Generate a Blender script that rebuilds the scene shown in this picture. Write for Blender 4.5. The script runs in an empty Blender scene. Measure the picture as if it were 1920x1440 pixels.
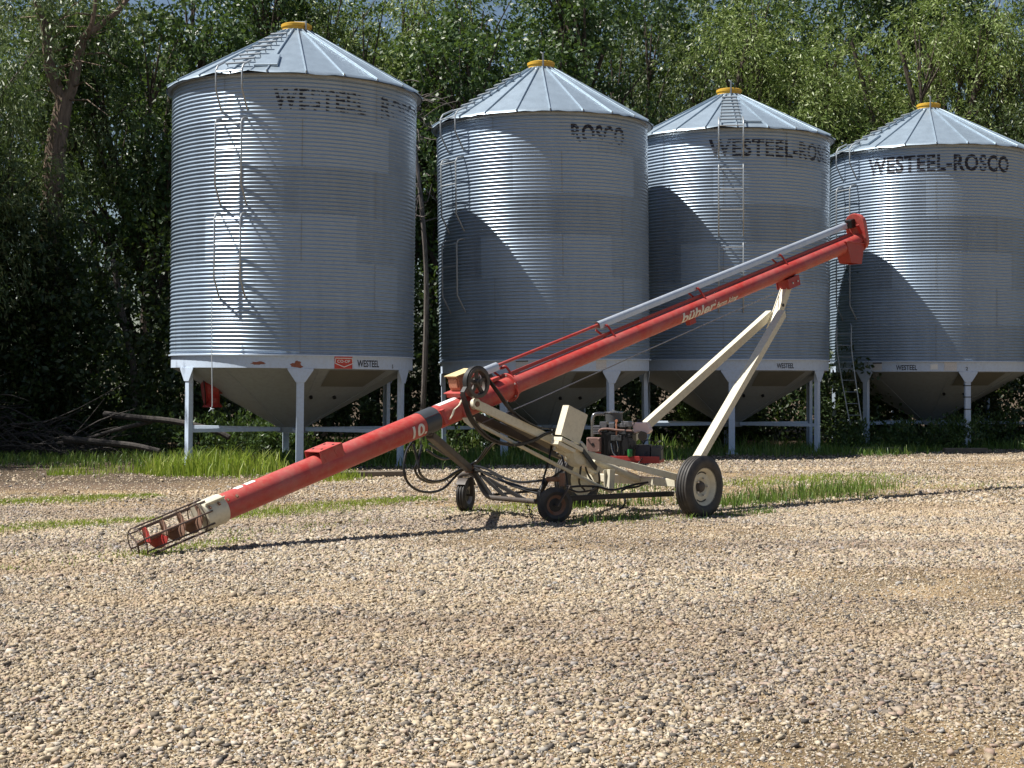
import bpy, bmesh, math, random
import numpy as np
from mathutils import Vector, Matrix
R_ = math.radians
PI = math.pi
random.seed(7)
rng = np.random.default_rng(7)
scene = bpy.context.scene
COL = scene.collection

# ------------------------------------------------------------------ camera, sky, sun, exposure
F = 2884.0          # focal length in pixels of the 1920 wide photograph
EYE = 1.6
HOR = 719.5
cam_d = bpy.data.cameras.new("camera")
cam_d.sensor_width = 36.0
cam_d.lens = F / 1920.0 * 36.0
cam_d.clip_start = 0.1
cam_d.clip_end = 3000
cam = bpy.data.objects.new("camera", cam_d)
cam.location = (0, 0, EYE)
cam.rotation_euler = (R_(90), 0, 0)
COL.objects.link(cam)
scene.camera = cam

SUN_EL, SUN_AZ = R_(57), R_(5)      # azimuth measured from -X towards the camera
sdir = Vector((-math.cos(SUN_EL) * math.cos(SUN_AZ), -math.cos(SUN_EL) * math.sin(SUN_AZ), math.sin(SUN_EL)))
world = bpy.data.worlds.new("World")
scene.world = world
world.use_nodes = True
wn = world.node_tree.nodes
wl = world.node_tree.links
sky = wn.new("ShaderNodeTexSky")
sky.sky_type = 'NISHITA'
sky.sun_disc = False
sky.sun_elevation = SUN_EL
sky.sun_rotation = math.atan2(sdir.x, sdir.y)
bg = wn["Background"]
bg.inputs["Strength"].default_value = 0.05
wl.new(sky.outputs[0], bg.inputs["Color"])
sun_d = bpy.data.lights.new("sun", 'SUN')
sun_d.energy = 5.0
sun_d.angle = R_(0.53)
sun_d.color = (1.0, 0.955, 0.88)
sun = bpy.data.objects.new("sun", sun_d)
sun.rotation_euler = (-sdir).to_track_quat('-Z', 'Y').to_euler()
sun.location = (-20, -5, 30)
COL.objects.link(sun)
scene.view_settings.view_transform = 'Standard'
scene.view_settings.look = 'None'
scene.view_settings.exposure = 0.72
scene.view_settings.gamma = 1.0
scene.render.engine = 'CYCLES'
scene.cycles.max_bounces = 8
scene.cycles.transparent_max_bounces = 8

# ------------------------------------------------------------------ helpers
def P(px, py, Y):
    """the point that stands Y metres in front of the camera at that spot of the photograph"""
    return Vector(((px - 960) / F * Y, Y, EYE - (py - HOR) / F * Y))

def G(px, py):
    Y = EYE * F / (py - HOR)
    return Vector(((px - 960) / F * Y, Y, 0))

def tag(o, label=None, cat=None, group=None, kind=None):
    if label: o["label"] = label
    if cat: o["category"] = cat
    if group: o["group"] = group
    if kind: o["kind"] = kind
    return o

def empty(name, loc, label, cat, group=None):
    o = bpy.data.objects.new(name, None)
    o.location = loc
    o.empty_display_size = 0.3
    COL.objects.link(o)
    return tag(o, label, cat, group)

def spline(pts, k=6):
    pts = [Vector(p) for p in pts]
    out = []
    n = len(pts)
    for i in range(n - 1):
        p0 = pts[max(i - 1, 0)]; p1 = pts[i]; p2 = pts[i + 1]; p3 = pts[min(i + 2, n - 1)]
        for j in range(k):
            t = j / k
            out.append(0.5 * ((2 * p1) + (p2 - p0) * t + (2 * p0 - 5 * p1 + 4 * p2 - p3) * t * t + (3 * p1 - p0 - 3 * p2 + p3) * t ** 3))
    out.append(pts[-1])
    return out

class MB:
    def __init__(s):
        s.v = []; s.f = []
    def add(s, verts, faces, M=None):
        b = len(s.v)
        for p in verts:
            p = Vector(p)
            s.v.append(M @ p if M is not None else p)
        for f in faces:
            s.f.append(tuple(i + b for i in f))
        return s
    def box(s, c, d, M=None):
        x, y, z = c; a, b, h = d[0] / 2, d[1] / 2, d[2] / 2
        vs = [(x + i * a, y + j * b, z + k * h) for i in (-1, 1) for j in (-1, 1) for k in (-1, 1)]
        fs = [(0, 1, 3, 2), (4, 6, 7, 5), (0, 4, 5, 1), (2, 3, 7, 6), (0, 2, 6, 4), (1, 5, 7, 3)]
        return s.add(vs, fs, M)
    def beam(s, p0, p1, w, h, up=(0, 0, 1), ext=0.0):
        p0 = Vector(p0); p1 = Vector(p1)
        d = (p1 - p0).normalized()
        p0 = p0 - d * ext; p1 = p1 + d * ext
        r = d.cross(Vector(up)).normalized()
        u = r.cross(d).normalized()
        vs = []
        for p in (p0, p1):
            for i, j in ((-1, -1), (1, -1), (1, 1), (-1, 1)):
                vs.append(p + r * i * w / 2 + u * j * h / 2)
        return s.add(vs, [(0, 3, 2, 1), (4, 5, 6, 7), (0, 1, 5, 4), (1, 2, 6, 5), (2, 3, 7, 6), (3, 0, 4, 7)])
    def tube(s, path, r, n=10, cap=True):
        path = [Vector(p) for p in path]
        m = len(path)
        rs = r if isinstance(r, (list, tuple)) else [r] * m
        T = []
        for i in range(m):
            T.append((path[min(i + 1, m - 1)] - path[max(i - 1, 0)]).normalized())
        ref = Vector((0, 0, 1)) if abs(T[0].z) < 0.9 else Vector((1, 0, 0))
        u = T[0].cross(ref).normalized()
        vs = []; fs = []
        for i in range(m):
            u = (u - T[i] * u.dot(T[i])).normalized()
            w = T[i].cross(u)
            for j in range(n):
                a = 2 * PI * j / n
                vs.append(path[i] + (u * math.cos(a) + w * math.sin(a)) * rs[i])
        for i in range(m - 1):
            for j in range(n):
                k = (j + 1) % n
                fs.append((i * n + j, i * n + k, (i + 1) * n + k, (i + 1) * n + j))
        if cap:
            fs.append(tuple(range(n - 1, -1, -1)))
            fs.append(tuple(range((m - 1) * n, m * n)))
        return s.add(vs, fs)
    def lathe(s, prof, n=32, M=None, closed=False):
        """profile of (radius, z) turned round the local z axis"""
        vs = []; fs = []
        m = len(prof)
        for (r, z) in prof:
            for j in range(n):
                a = 2 * PI * j / n
                vs.append((r * math.cos(a), r * math.sin(a), z))
        for i in range(m if closed else m - 1):
            k = (i + 1) % m
            for j in range(n):
                q = (j + 1) % n
                fs.append((i * n + j, i * n + q, k * n + q, k * n + j))
        if not closed:
            if prof[0][0] > 1e-6: fs.append(tuple(range(n - 1, -1, -1)))
            if prof[-1][0] > 1e-6: fs.append(tuple(range((m - 1) * n, m * n)))
        return s.add(vs, fs, M)
    def prism(s, poly, vec):
        poly = [Vector(p) for p in poly]; vec = Vector(vec); n = len(poly)
        vs = poly + [p + vec for p in poly]
        fs = [tuple(range(n - 1, -1, -1)), tuple(range(n, 2 * n))]
        for i in range(n):
            k = (i + 1) % n
            fs.append((i, k, n + k, n + i))
        return s.add(vs, fs)
    def ribbon(s, path, wv, th):
        """a belt of width vector wv and thickness th swept along a path"""
        path = [Vector(p) for p in path]; wv = Vector(wv); m = len(path)
        vs = []; fs = []
        for i in range(m):
            t = (path[min(i + 1, m - 1)] - path[max(i - 1, 0)]).normalized()
            nn = t.cross(wv).normalized() * th / 2
            p = path[i]
            vs += [p - wv / 2 - nn, p + wv / 2 - nn, p + wv / 2 + nn, p - wv / 2 + nn]
        for i in range(m - 1):
            for j in range(4):
                k = (j + 1) % 4
                fs.append((i * 4 + j, i * 4 + k, i * 4 + 4 + k, i * 4 + 4 + j))
        fs += [(0, 3, 2, 1), (m * 4 - 4, m * 4 - 3, m * 4 - 2, m * 4 - 1)]
        return s.add(vs, fs)
    def build(s, name, mat, parent=None, smooth=False, bevel=0.0, org=None, angle=35, label=None):
        if org is None:
            org = Vector((0, 0, 0))
            q = parent
            while q is not None:
                org = org + q.location if q.get("_abs") else org
                q = q.parent
        me = bpy.data.meshes.new(name)
        me.from_pydata([tuple(p - org) for p in s.v], [], s.f)
        bm = bmesh.new(); bm.from_mesh(me)
        bmesh.ops.recalc_face_normals(bm, faces=bm.faces)
        bm.to_mesh(me); bm.free()
        o = bpy.data.objects.new(name, me)
        me.materials.append(mat)
        COL.objects.link(o)
        if parent is not None: o.parent = parent
        if smooth:
            me.polygons.foreach_set("use_smooth", [True] * len(me.polygons))
            try: me.set_sharp_from_angle(angle=R_(angle))
            except Exception: pass
        if bevel:
            b = o.modifiers.new("bevel", 'BEVEL'); b.width = bevel; b.segments = 2; b.limit_method = 'ANGLE'; b.angle_limit = R_(40)
        if label: o["label"] = label
        return o

def np_mesh(name, verts, faces, mat, smooth=False):
    verts = np.ascontiguousarray(verts, dtype=np.float32); faces = np.ascontiguousarray(faces, dtype=np.int32)
    k = faces.shape[1]; m = faces.shape[0]
    me = bpy.data.meshes.new(name)
    me.vertices.add(len(verts)); me.vertices.foreach_set("co", verts.ravel())
    me.loops.add(m * k); me.loops.foreach_set("vertex_index", faces.ravel())
    me.polygons.add(m)
    me.polygons.foreach_set("loop_start", np.arange(0, m * k, k, dtype=np.int32))
    me.polygons.foreach_set("loop_total", np.full(m, k, dtype=np.int32))
    me.update(calc_edges=True)
    if smooth: me.polygons.foreach_set("use_smooth", np.ones(m, dtype=bool))
    me.materials.append(mat)
    return me

# ------------------------------------------------------------------ materials
class NT:
    def __init__(s, name):
        s.m = bpy.data.materials.new(name); s.m.use_nodes = True
        s.n = s.m.node_tree.nodes; s.l = s.m.node_tree.links
        s.b = s.n["Principled BSDF"]; s.out = s.n["Material Output"]
    def node(s, t, **kw):
        q = s.n.new(t)
        for k, v in kw.items():
            if hasattr(q, k) and k not in q.inputs.keys(): setattr(q, k, v)
            else: q.inputs[k].default_value = v
        return q
    def link(s, a, b): s.l.new(a, b)
    def coord(s, kind="Object"):
        return s.node("ShaderNodeTexCoord").outputs[kind]
    def noise(s, scale, detail=4, rough=0.55, vec=None, dist=0.0):
        q = s.node("ShaderNodeTexNoise")
        q.inputs["Scale"].default_value = scale; q.inputs["Detail"].default_value = detail
        q.inputs["Roughness"].default_value = rough; q.inputs["Distortion"].default_value = dist
        s.link(vec if vec is not None else s.coord(), q.inputs["Vector"])
        return q.outputs["Fac"]
    def ramp(s, fac, stops, interp='LINEAR'):
        q = s.node("ShaderNodeValToRGB"); r = q.color_ramp; r.interpolation = interp
        while len(r.elements) < len(stops): r.elements.new(0.5)
        for e, (p, c) in zip(r.elements, stops):
            e.position = p; e.color = (c[0], c[1], c[2], 1) if not isinstance(c, float) else (c, c, c, 1)
        s.link(fac, q.inputs[0])
        return q.outputs["Color"]
    def mix(s, fac, a, b, mode='MIX'):
        q = s.node("ShaderNodeMix"); q.data_type = 'RGBA'; q.blend_type = mode
        for sock, v in ((q.inputs[0], fac), (q.inputs[6], a), (q.inputs[7], b)):
            if isinstance(v, (int, float)): sock.default_value = v
            elif isinstance(v, (tuple, list)): sock.default_value = (v[0], v[1], v[2], 1)
            else: s.link(v, sock)
        return q.outputs[2]
    def math(s, op, a, b=0.0, c=0.0):
        q = s.node("ShaderNodeMath"); q.operation = op
        for i, v in enumerate((a, b, c)):
            if isinstance(v, (int, float)): q.inputs[i].default_value = v
            else: s.link(v, q.inputs[i])
        return q.outputs[0]
    def bump(s, h, strength=0.3, dist=0.01):
        q = s.node("ShaderNodeBump"); q.inputs["Strength"].default_value = strength; q.inputs["Distance"].default_value = dist
        s.link(h, q.inputs["Height"]); s.link(q.outputs[0], s.b.inputs["Normal"])
    def set(s, **kw):
        for k, v in kw.items():
            k = k.replace("_", " ")
            if isinstance(v, (int, float)): s.b.inputs[k].default_value = v
            elif isinstance(v, tuple): s.b.inputs[k].default_value = (v[0], v[1], v[2], 1)
            else: s.link(v, s.b.inputs[k])
        return s

def paint(name, col, rough=0.45, dirt=(0.2, 0.15, 0.1), rust=(0.16, 0.06, 0.025), dirt_amt=0.35, rust_amt=0.62, metallic=0.0, scale=3.0, fade=0.12, spec=0.5):
    t = NT(name)
    n1 = t.noise(scale, 6, 0.6)
    n2 = t.noise(scale * 7, 5, 0.65)
    n3 = t.noise(scale * 2.2, 8, 0.7, dist=0.4)
    c = t.mix(t.ramp(n1, [(0.35, 0.0), (0.7, 1.0)]), col, tuple(min(1, x * (1 - fade) + fade * 0.35) for x in col))
    c = t.mix(t.math('MULTIPLY', t.ramp(n2, [(0.45, 0.0), (0.75, 1.0)]), dirt_amt), c, dirt)
    c = t.mix(t.ramp(n3, [(rust_amt, 0.0), (rust_amt + 0.05, 1.0)]), c, rust)
    t.set(Base_Color=c, Metallic=metallic, Specular_IOR_Level=spec)
    t.set(Roughness=t.math('ADD', t.math('MULTIPLY', n2, 0.35), rough - 0.15))
    t.bump(n2, 0.12, 0.004)
    return t.m

def plain(name, col, rough=0.5, metallic=0.0, var=0.25, scale=12.0, spec=0.5):
    t = NT(name)
    n = t.noise(scale, 5, 0.6)
    c = t.mix(n, tuple(x * (1 - var) for x in col), tuple(min(1, x * (1 + var)) for x in col))
    t.set(Base_Color=c, Roughness=rough, Metallic=metallic, Specular_IOR_Level=spec)
    t.bump(n, 0.1, 0.003)
    return t.m

M = {}
M['red'] = paint("red_paint", (0.42, 0.032, 0.024), 0.46, dirt=(0.40, 0.20, 0.14), dirt_amt=0.42, rust_amt=0.655, rust=(0.2, 0.02, 0.016), scale=2.2, fade=0.2)
M['red_dark'] = paint("deep_red_paint", (0.34, 0.018, 0.016), 0.45, dirt_amt=0.25, rust_amt=0.72, scale=4, fade=0.05)
M['cream'] = paint("cream_paint", (0.64, 0.60, 0.47), 0.42, dirt=(0.24, 0.2, 0.13), dirt_amt=0.28, rust_amt=0.69, scale=3, fade=0.02)
M['rust'] = paint("rusty_steel", (0.17, 0.085, 0.05), 0.75, dirt=(0.3, 0.16, 0.1), dirt_amt=0.5, rust_amt=0.55, scale=6)
M['cage'] = paint("dark_rusted_rod", (0.06, 0.035, 0.026), 0.7, dirt=(0.16, 0.08, 0.05), dirt_amt=0.4, rust_amt=0.7, scale=6)
M['orange_rust'] = paint("orange_rusted_casting", (0.48, 0.20, 0.11), 0.7, dirt=(0.2, 0.07, 0.04), dirt_amt=0.6, rust_amt=0.68, scale=8)
M['tan'] = paint("dusty_tan_metal", (0.62, 0.50, 0.25), 0.6, dirt_amt=0.35, rust_amt=0.66, scale=5)
M['dark'] = plain("greasy_black_steel", (0.016, 0.016, 0.018), 0.45, 0.3)
M['brown'] = paint("grimy_and_shade_brown_steel", (0.045, 0.034, 0.027), 0.5, dirt=(0.10, 0.075, 0.055), dirt_amt=0.4, rust_amt=0.7)
M['black'] = plain("black_rubber", (0.016, 0.016, 0.017), 0.5, 0, 0.3, 30)
M['hose'] = plain("hydraulic_hose_rubber", (0.012, 0.012, 0.013), 0.3, 0, 0.3, 30)
M['wrap'] = plain("black_wrap", (0.05, 0.055, 0.062), 0.4, 0, 0.35, 9)
M['alu'] = plain("grey_alloy", (0.2, 0.2, 0.215), 0.4, 0.7, 0.3, 25)
M['chrome'] = plain("bright_pipe", (0.28, 0.28, 0.28), 0.25, 0.9, 0.3, 12)
M['white'] = plain("white_decal", (0.8, 0.8, 0.78), 0.5, 0, 0.05)
M['worn_white'] = plain("worn_white_lettering", (0.68, 0.64, 0.58), 0.55, 0, 0.18, 30)
M['bolt'] = plain("pale_bolt_steel", (0.6, 0.58, 0.55), 0.4, 0.5, 0.2)
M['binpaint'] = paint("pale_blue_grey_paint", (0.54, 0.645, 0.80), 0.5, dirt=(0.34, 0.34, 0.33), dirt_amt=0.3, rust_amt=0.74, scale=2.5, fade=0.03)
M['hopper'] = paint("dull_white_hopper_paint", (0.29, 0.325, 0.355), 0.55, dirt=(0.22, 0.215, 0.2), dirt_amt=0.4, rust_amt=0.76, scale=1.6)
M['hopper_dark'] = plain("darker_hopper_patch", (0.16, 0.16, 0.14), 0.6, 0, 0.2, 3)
M['yellow'] = paint("yellow_lid_paint", (0.68, 0.40, 0.035), 0.45, dirt_amt=0.25, rust_amt=0.72, scale=5, fade=0.02)
M['navy'] = plain("navy_lettering", (0.012, 0.016, 0.035), 0.5, 0, 0.1)
M['coop_red'] = plain("red_decal", (0.55, 0.05, 0.035), 0.45, 0, 0.12, 8)
M['rust_patch'] = plain("rust_patch", (0.28, 0.10, 0.06), 0.8, 0, 0.35, 14)
M['blue_black'] = plain("battery_case", (0.012, 0.016, 0.04), 0.35, 0, 0.2)
M['grey_box'] = plain("grey_case", (0.05, 0.053, 0.056), 0.5, 0, 0.3)
M['green'] = plain("green_filter", (0.02, 0.14, 0.03), 0.4, 0, 0.2)
M['tank'] = plain("pinkish_white_plastic", (0.70, 0.52, 0.50), 0.4, 0, 0.1)
M['muffler'] = paint("rusted_muffler", (0.2, 0.115, 0.095), 0.75, dirt=(0.14, 0.07, 0.05), dirt_amt=0.6, rust_amt=0.64, scale=9)
M['rope'] = plain("grey_rope_fibre", (0.45, 0.5, 0.55), 0.9, 0, 0.25, 60)
M['timber'] = plain("grey_weathered_timber", (0.16, 0.13, 0.10), 0.85, 0, 0.4, 6)
M['label_plate'] = None

def galv(name, base=(0.46, 0.48, 0.51), rough=0.42, panels=True, metallic=0.7, z0=0.0, rh=0.867):
    t = NT(name)
    co = t.coord()
    n1 = t.noise(2.0, 5, 0.6, co)
    sx = t.node("ShaderNodeSeparateXYZ"); t.link(co, sx.inputs[0])
    st = t.node("ShaderNodeMapping"); t.link(co, st.inputs["Vector"])
    st.inputs["Scale"].default_value = (5.0, 5.0, 0.35)
    streak = t.noise(1.0, 6, 0.65, st.outputs[0])
    vor = t.node("ShaderNodeTexVoronoi"); vor.inputs["Scale"].default_value = 60; t.link(co, vor.inputs["Vector"])
    spangle = t.math('MULTIPLY', vor.outputs["Distance"], 0.25)
    val = t.math('ADD', t.math('MULTIPLY', n1, 0.25), t.math('MULTIPLY', streak, 0.5))
    if panels:
        ang = t.math('ARCTAN2', sx.outputs[1], sx.outputs[0])
        ring = t.math('FLOOR', t.math('DIVIDE', t.math('SUBTRACT', sx.outputs[2], z0), rh))
        seg = t.math('FLOOR', t.math('ADD', t.math('MULTIPLY', ang, 5 / (2 * PI)), t.math('MULTIPLY', ring, 0.37)))
        cmb = t.node("ShaderNodeCombineXYZ"); t.link(seg, cmb.inputs[0]); t.link(ring, cmb.inputs[1])
        wnz = t.node("ShaderNodeTexWhiteNoise"); t.link(cmb.outputs[0], wnz.inputs["Vector"])
        val = t.math('ADD', val, t.math('MULTIPLY', wnz.outputs["Value"], 0.5))
    val = t.math('ADD', val, spangle)
    c = t.ramp(val, [(0.25, tuple(x * 0.72 for x in base)), (0.95, tuple(min(1, x * 1.22) for x in base))])
    t.set(Base_Color=c, Metallic=metallic)
    t.set(Roughness=t.math('ADD', t.math('MULTIPLY', val, 0.18), rough - 0.1))
    return t.m
M['roof'] = galv("galvanised_roof_sheet", (0.37, 0.455, 0.535), 0.40, False, 0.5)
M['galv'] = galv("galvanised_steel", (0.60, 0.65, 0.72), 0.4, False, 0.5)
M['seam'] = galv("lapped_sheet_edge", (0.30, 0.36, 0.43), 0.34, False, 0.3)
M['bolt_dull'] = plain("dull_bolt_head", (0.22, 0.25, 0.28), 0.5, 0.3, 0.2)
M['galv_rail'] = galv("galvanised_ladder_steel", (0.42, 0.45, 0.47), 0.45, False, 0.6)

def worn_letter(name, thresh, zmid=0.0, kz=0.0, col=(0.012, 0.014, 0.03), pitch=0.072):
    t = NT(name)
    co = t.coord()
    sx = t.node("ShaderNodeSeparateXYZ"); t.link(co, sx.inputs[0])
    w = t.math('SINE', t.math('MULTIPLY', sx.outputs[2], 2 * PI / pitch))
    n = t.noise(9, 4, 0.6, co)
    n2 = t.noise(1.3, 2, 0.5, co)
    v = t.math('ADD', t.math('ADD', t.math('MULTIPLY', w, 0.16), n), t.math('MULTIPLY', n2, 0.6))
    if kz: v = t.math('ADD', v, t.math('MULTIPLY', t.math('SUBTRACT', sx.outputs[2], zmid), kz))
    a = t.ramp(v, [(thresh, 0.0), (thresh + 0.06, 1.0)])
    t.set(Base_Color=col, Roughness=0.5)
    tr = t.node("ShaderNodeBsdfTransparent"); mx = t.node("ShaderNodeMixShader")
    t.link(a, mx.inputs[0]); t.link(tr.outputs[0], mx.inputs[1]); t.link(t.b.outputs[0], mx.inputs[2])
    t.link(mx.outputs[0], t.out.inputs[0])
    return t.m

def tyre_mat():
    t = NT("dusty_tyre_rubber")
    n = t.noise(5, 6, 0.65); n2 = t.noise(40, 3, 0.6)
    c = t.mix(t.ramp(n, [(0.4, 0.0), (0.75, 1.0)]), (0.018, 0.018, 0.02), (0.075, 0.066, 0.055))
    t.set(Base_Color=c, Roughness=0.62); t.bump(n2, 0.15, 0.004)
    return t.m
M['tyre'] = tyre_mat()

def label_plate():
    t = NT("printed_notice")
    co = t.coord("Generated")
    w = t.node("ShaderNodeTexWave"); w.bands_direction = 'Z'; w.inputs["Scale"].default_value = 2.2; w.inputs["Distortion"].default_value = 0
    t.link(co, w.inputs["Vector"])
    n = t.noise(30, 2, 0.5, co)
    f = t.math('MULTIPLY', t.ramp(w.outputs["Fac"], [(0.45, 0.0), (0.55, 1.0)]), t.ramp(n, [(0.42, 0.0), (0.5, 1.0)]))
    c = t.mix(f, (0.72, 0.71, 0.70), (0.4, 0.38, 0.38))
    t.set(Base_Color=c, Roughness=0.5)
    return t.m
M['label_plate'] = label_plate()

def leaf_mat(name, cols, trans=0.3, rough=0.45):
    t = NT(name)
    g = t.node("ShaderNodeNewGeometry")
    n = t.noise(0.55, 2, 0.5)
    f = t.math('ADD', t.math('MULTIPLY', g.outputs["Random Per Island"], 0.7), t.math('MULTIPLY', t.math('SUBTRACT', n, 0.35), 0.75))
    c = t.ramp(f, [(i / (len(cols) - 1), q) for i, q in enumerate(cols)])
    t.set(Base_Color=c, Roughness=rough, Specular_IOR_Level=0.5)
    tl = t.node("ShaderNodeBsdfTranslucent"); t.link(t.mix(0.5, c, (0.16, 0.24, 0.03)), tl.inputs["Color"])
    mx = t.node("ShaderNodeMixShader"); mx.inputs[0].default_value = trans
    t.link(t.b.outputs[0], mx.inputs[1]); t.link(tl.outputs[0], mx.inputs[2]); t.link(mx.outputs[0], t.out.inputs[0])
    return t.m
M['leaf_willow'] = leaf_mat("willow_leaf", [(0.045, 0.08, 0.03), (0.085, 0.13, 0.045), (0.145, 0.185, 0.075), (0.23, 0.26, 0.13)], 0.28)
M['leaf_pale'] = leaf_mat("pale_willow_leaf", [(0.08, 0.145, 0.03), (0.165, 0.235, 0.055), (0.255, 0.325, 0.10), (0.38, 0.41, 0.18)], 0.3)
M['leaf_dark'] = leaf_mat("maple_leaf", [(0.022, 0.05, 0.016), (0.04, 0.08, 0.024), (0.065, 0.12, 0.034), (0.11, 0.17, 0.045)], 0.3)
M['leaf_wood_shade'] = leaf_mat("shade_dark_wood_leaf", [(0.018, 0.04, 0.012), (0.03, 0.062, 0.018), (0.05, 0.09, 0.026), (0.09, 0.13, 0.04)], 0.2)  # leaves toned dark, the shade of the gaps put into their colour
M['leaf_under'] = leaf_mat("undergrowth_leaf", [(0.018, 0.036, 0.012), (0.03, 0.055, 0.017), (0.05, 0.085, 0.025)], 0.2)
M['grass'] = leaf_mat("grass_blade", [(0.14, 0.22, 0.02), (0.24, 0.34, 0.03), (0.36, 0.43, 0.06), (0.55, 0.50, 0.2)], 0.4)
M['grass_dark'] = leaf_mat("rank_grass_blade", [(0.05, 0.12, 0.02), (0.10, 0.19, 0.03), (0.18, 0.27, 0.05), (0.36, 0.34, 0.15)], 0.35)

def bark_mat(name, a, b):
    t = NT(name)
    mp = t.node("ShaderNodeMapping"); t.link(t.coord(), mp.inputs["Vector"]); mp.inputs["Scale"].default_value = (6, 6, 1.2)
    n = t.noise(3.0, 8, 0.7, mp.outputs[0])
    t.set(Base_Color=t.ramp(n, [(0.3, a), (0.7, b)]), Roughness=0.9); t.bump(n, 0.8, 0.03)
    return t.m
M['bark'] = bark_mat("furrowed_bark", (0.022, 0.017, 0.013), (0.11, 0.082, 0.065))
M['bark_lit'] = bark_mat("sunlit_brown_bark", (0.07, 0.05, 0.038), (0.27, 0.19, 0.14))  # bark colour lightened to imitate sun on the forked trunk
M['twig'] = bark_mat("grey_dead_wood", (0.04, 0.034, 0.03), (0.18, 0.155, 0.14))
M['brush'] = bark_mat("old_brush_wood", (0.018, 0.016, 0.015), (0.075, 0.064, 0.058))

def stone_mat():
    t = NT("gravel_stone")
    g = t.node("ShaderNodeNewGeometry")
    c = t.ramp(g.outputs["Random Per Island"], [(0.0, (0.07, 0.065, 0.06)), (0.12, (0.19, 0.165, 0.14)), (0.3, (0.37, 0.30, 0.205)),
        (0.5, (0.47, 0.39, 0.27)), (0.66, (0.54, 0.475, 0.365)), (0.8, (0.40, 0.295, 0.23)), (0.91, (0.54, 0.50, 0.43)), (1.0, (0.26, 0.255, 0.26))])
    n = t.noise(45, 5, 0.65)
    c = t.mix(0.6, c, t.ramp(n, [(0.3, (0.55, 0.53, 0.51)), (0.7, (1.05, 1.03, 1.0))]), 'MULTIPLY')
    mp = t.node("ShaderNodeMapping"); t.link(t.coord(), mp.inputs["Vector"]); mp.inputs["Scale"].default_value = (0.22, 0.7, 1.0); mp.inputs["Rotation"].default_value = (0, 0, 0.35)
    dirt = t.noise(1.0, 4, 0.6, mp.outputs[0])
    c = t.mix(t.ramp(dirt, [(0.5, 0.0), (0.66, 0.45)]), c, (0.42, 0.30, 0.17))
    grey = t.noise(0.8, 3, 0.5, mp.outputs[0])
    c = t.mix(1.0, c, t.ramp(grey, [(0.36, (0.74, 0.72, 0.74)), (0.56, (1.0, 1.0, 1.0))]), 'MULTIPLY')
    t.set(Base_Color=c, Roughness=0.8, Specular_IOR_Level=0.3); t.bump(n, 0.35, 0.006)
    return t.m
M['stone'] = stone_mat()

def ground_mat():
    t = NT("earth_and_gravel_ground")
    co = t.coord()
    n1 = t.noise(0.35, 5, 0.6, co); n2 = t.noise(9, 6, 0.7, co); n3 = t.noise(70, 4, 0.7, co)
    v = t.node("ShaderNodeTexVoronoi"); v.inputs["Scale"].default_value = 38; t.link(co, v.inputs["Vector"])
    sep = t.node("ShaderNodeSeparateColor"); t.link(v.outputs["Color"], sep.inputs[0])
    peb = t.ramp(sep.outputs[0], [(0.0, (0.2, 0.16, 0.12)), (0.4, (0.43, 0.33, 0.21)), (0.75, (0.5, 0.4, 0.26)), (1.0, (0.6, 0.52, 0.4))])
    sand = t.ramp(n2, [(0.3, (0.34, 0.24, 0.13)), (0.7, (0.5, 0.38, 0.22))])
    c = t.mix(t.ramp(n3, [(0.35, 0.0), (0.65, 1.0)]), sand, peb)
    c = t.mix(1.0, c, t.ramp(t.noise(1.1, 3, 0.5, co), [(0.42, (0.45, 0.42, 0.38)), (0.66, (0.95, 0.88, 0.78))]), 'MULTIPLY')  # earth darkened to paint in the shade between stones, sandy patches left paler
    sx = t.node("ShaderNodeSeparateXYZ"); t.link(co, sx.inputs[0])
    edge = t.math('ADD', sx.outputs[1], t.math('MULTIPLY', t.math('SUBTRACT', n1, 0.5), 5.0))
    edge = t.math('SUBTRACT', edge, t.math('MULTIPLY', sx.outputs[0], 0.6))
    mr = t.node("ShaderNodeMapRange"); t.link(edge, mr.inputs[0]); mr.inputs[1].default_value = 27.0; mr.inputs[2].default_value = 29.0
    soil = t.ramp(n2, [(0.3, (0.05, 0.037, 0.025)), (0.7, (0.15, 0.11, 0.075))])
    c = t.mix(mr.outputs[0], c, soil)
    # a scraped brown streak of bare soil on the left
    dx = t.math('MULTIPLY', t.math('ADD', sx.outputs[0], 7.2), 0.26)
    dy = t.math('MULTIPLY', t.math('SUBTRACT', sx.outputs[1], 24.0), 0.75)
    rr = t.math('ADD', t.math('ADD', t.math('MULTIPLY', dx, dx), t.math('MULTIPLY', dy, dy)), t.math('MULTIPLY', n1, 0.5))
    c = t.mix(t.math('MULTIPLY', t.ramp(rr, [(0.5, 1.0), (1.0, 0.0)]), 0.8), c, (0.15, 0.105, 0.075))
    t.set(Base_Color=c, Roughness=0.95, Specular_IOR_Level=0.2)
    t.bump(t.math('ADD', v.outputs["Distance"], n3), 0.9, 0.02)
    return t.m
M['ground'] = ground_mat()

# ------------------------------------------------------------------ ground
def wob(x, y):
    return (np.sin(x * 0.9 + 1.3 * np.sin(y * 0.5)) * 0.5 + np.sin(y * 1.3 - x * 0.6 + 2.0) * 0.35 + np.sin(x * 2.3 + y * 1.9) * 0.15)
g = MB()
S = 600.0
g.add([(-S, -60, 0), (S, -60, 0), (S, 900, 0), (-S, 900, 0)], [(0, 1, 2, 3)])
tag(g.build("ground", M['ground']), kind="structure")

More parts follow.
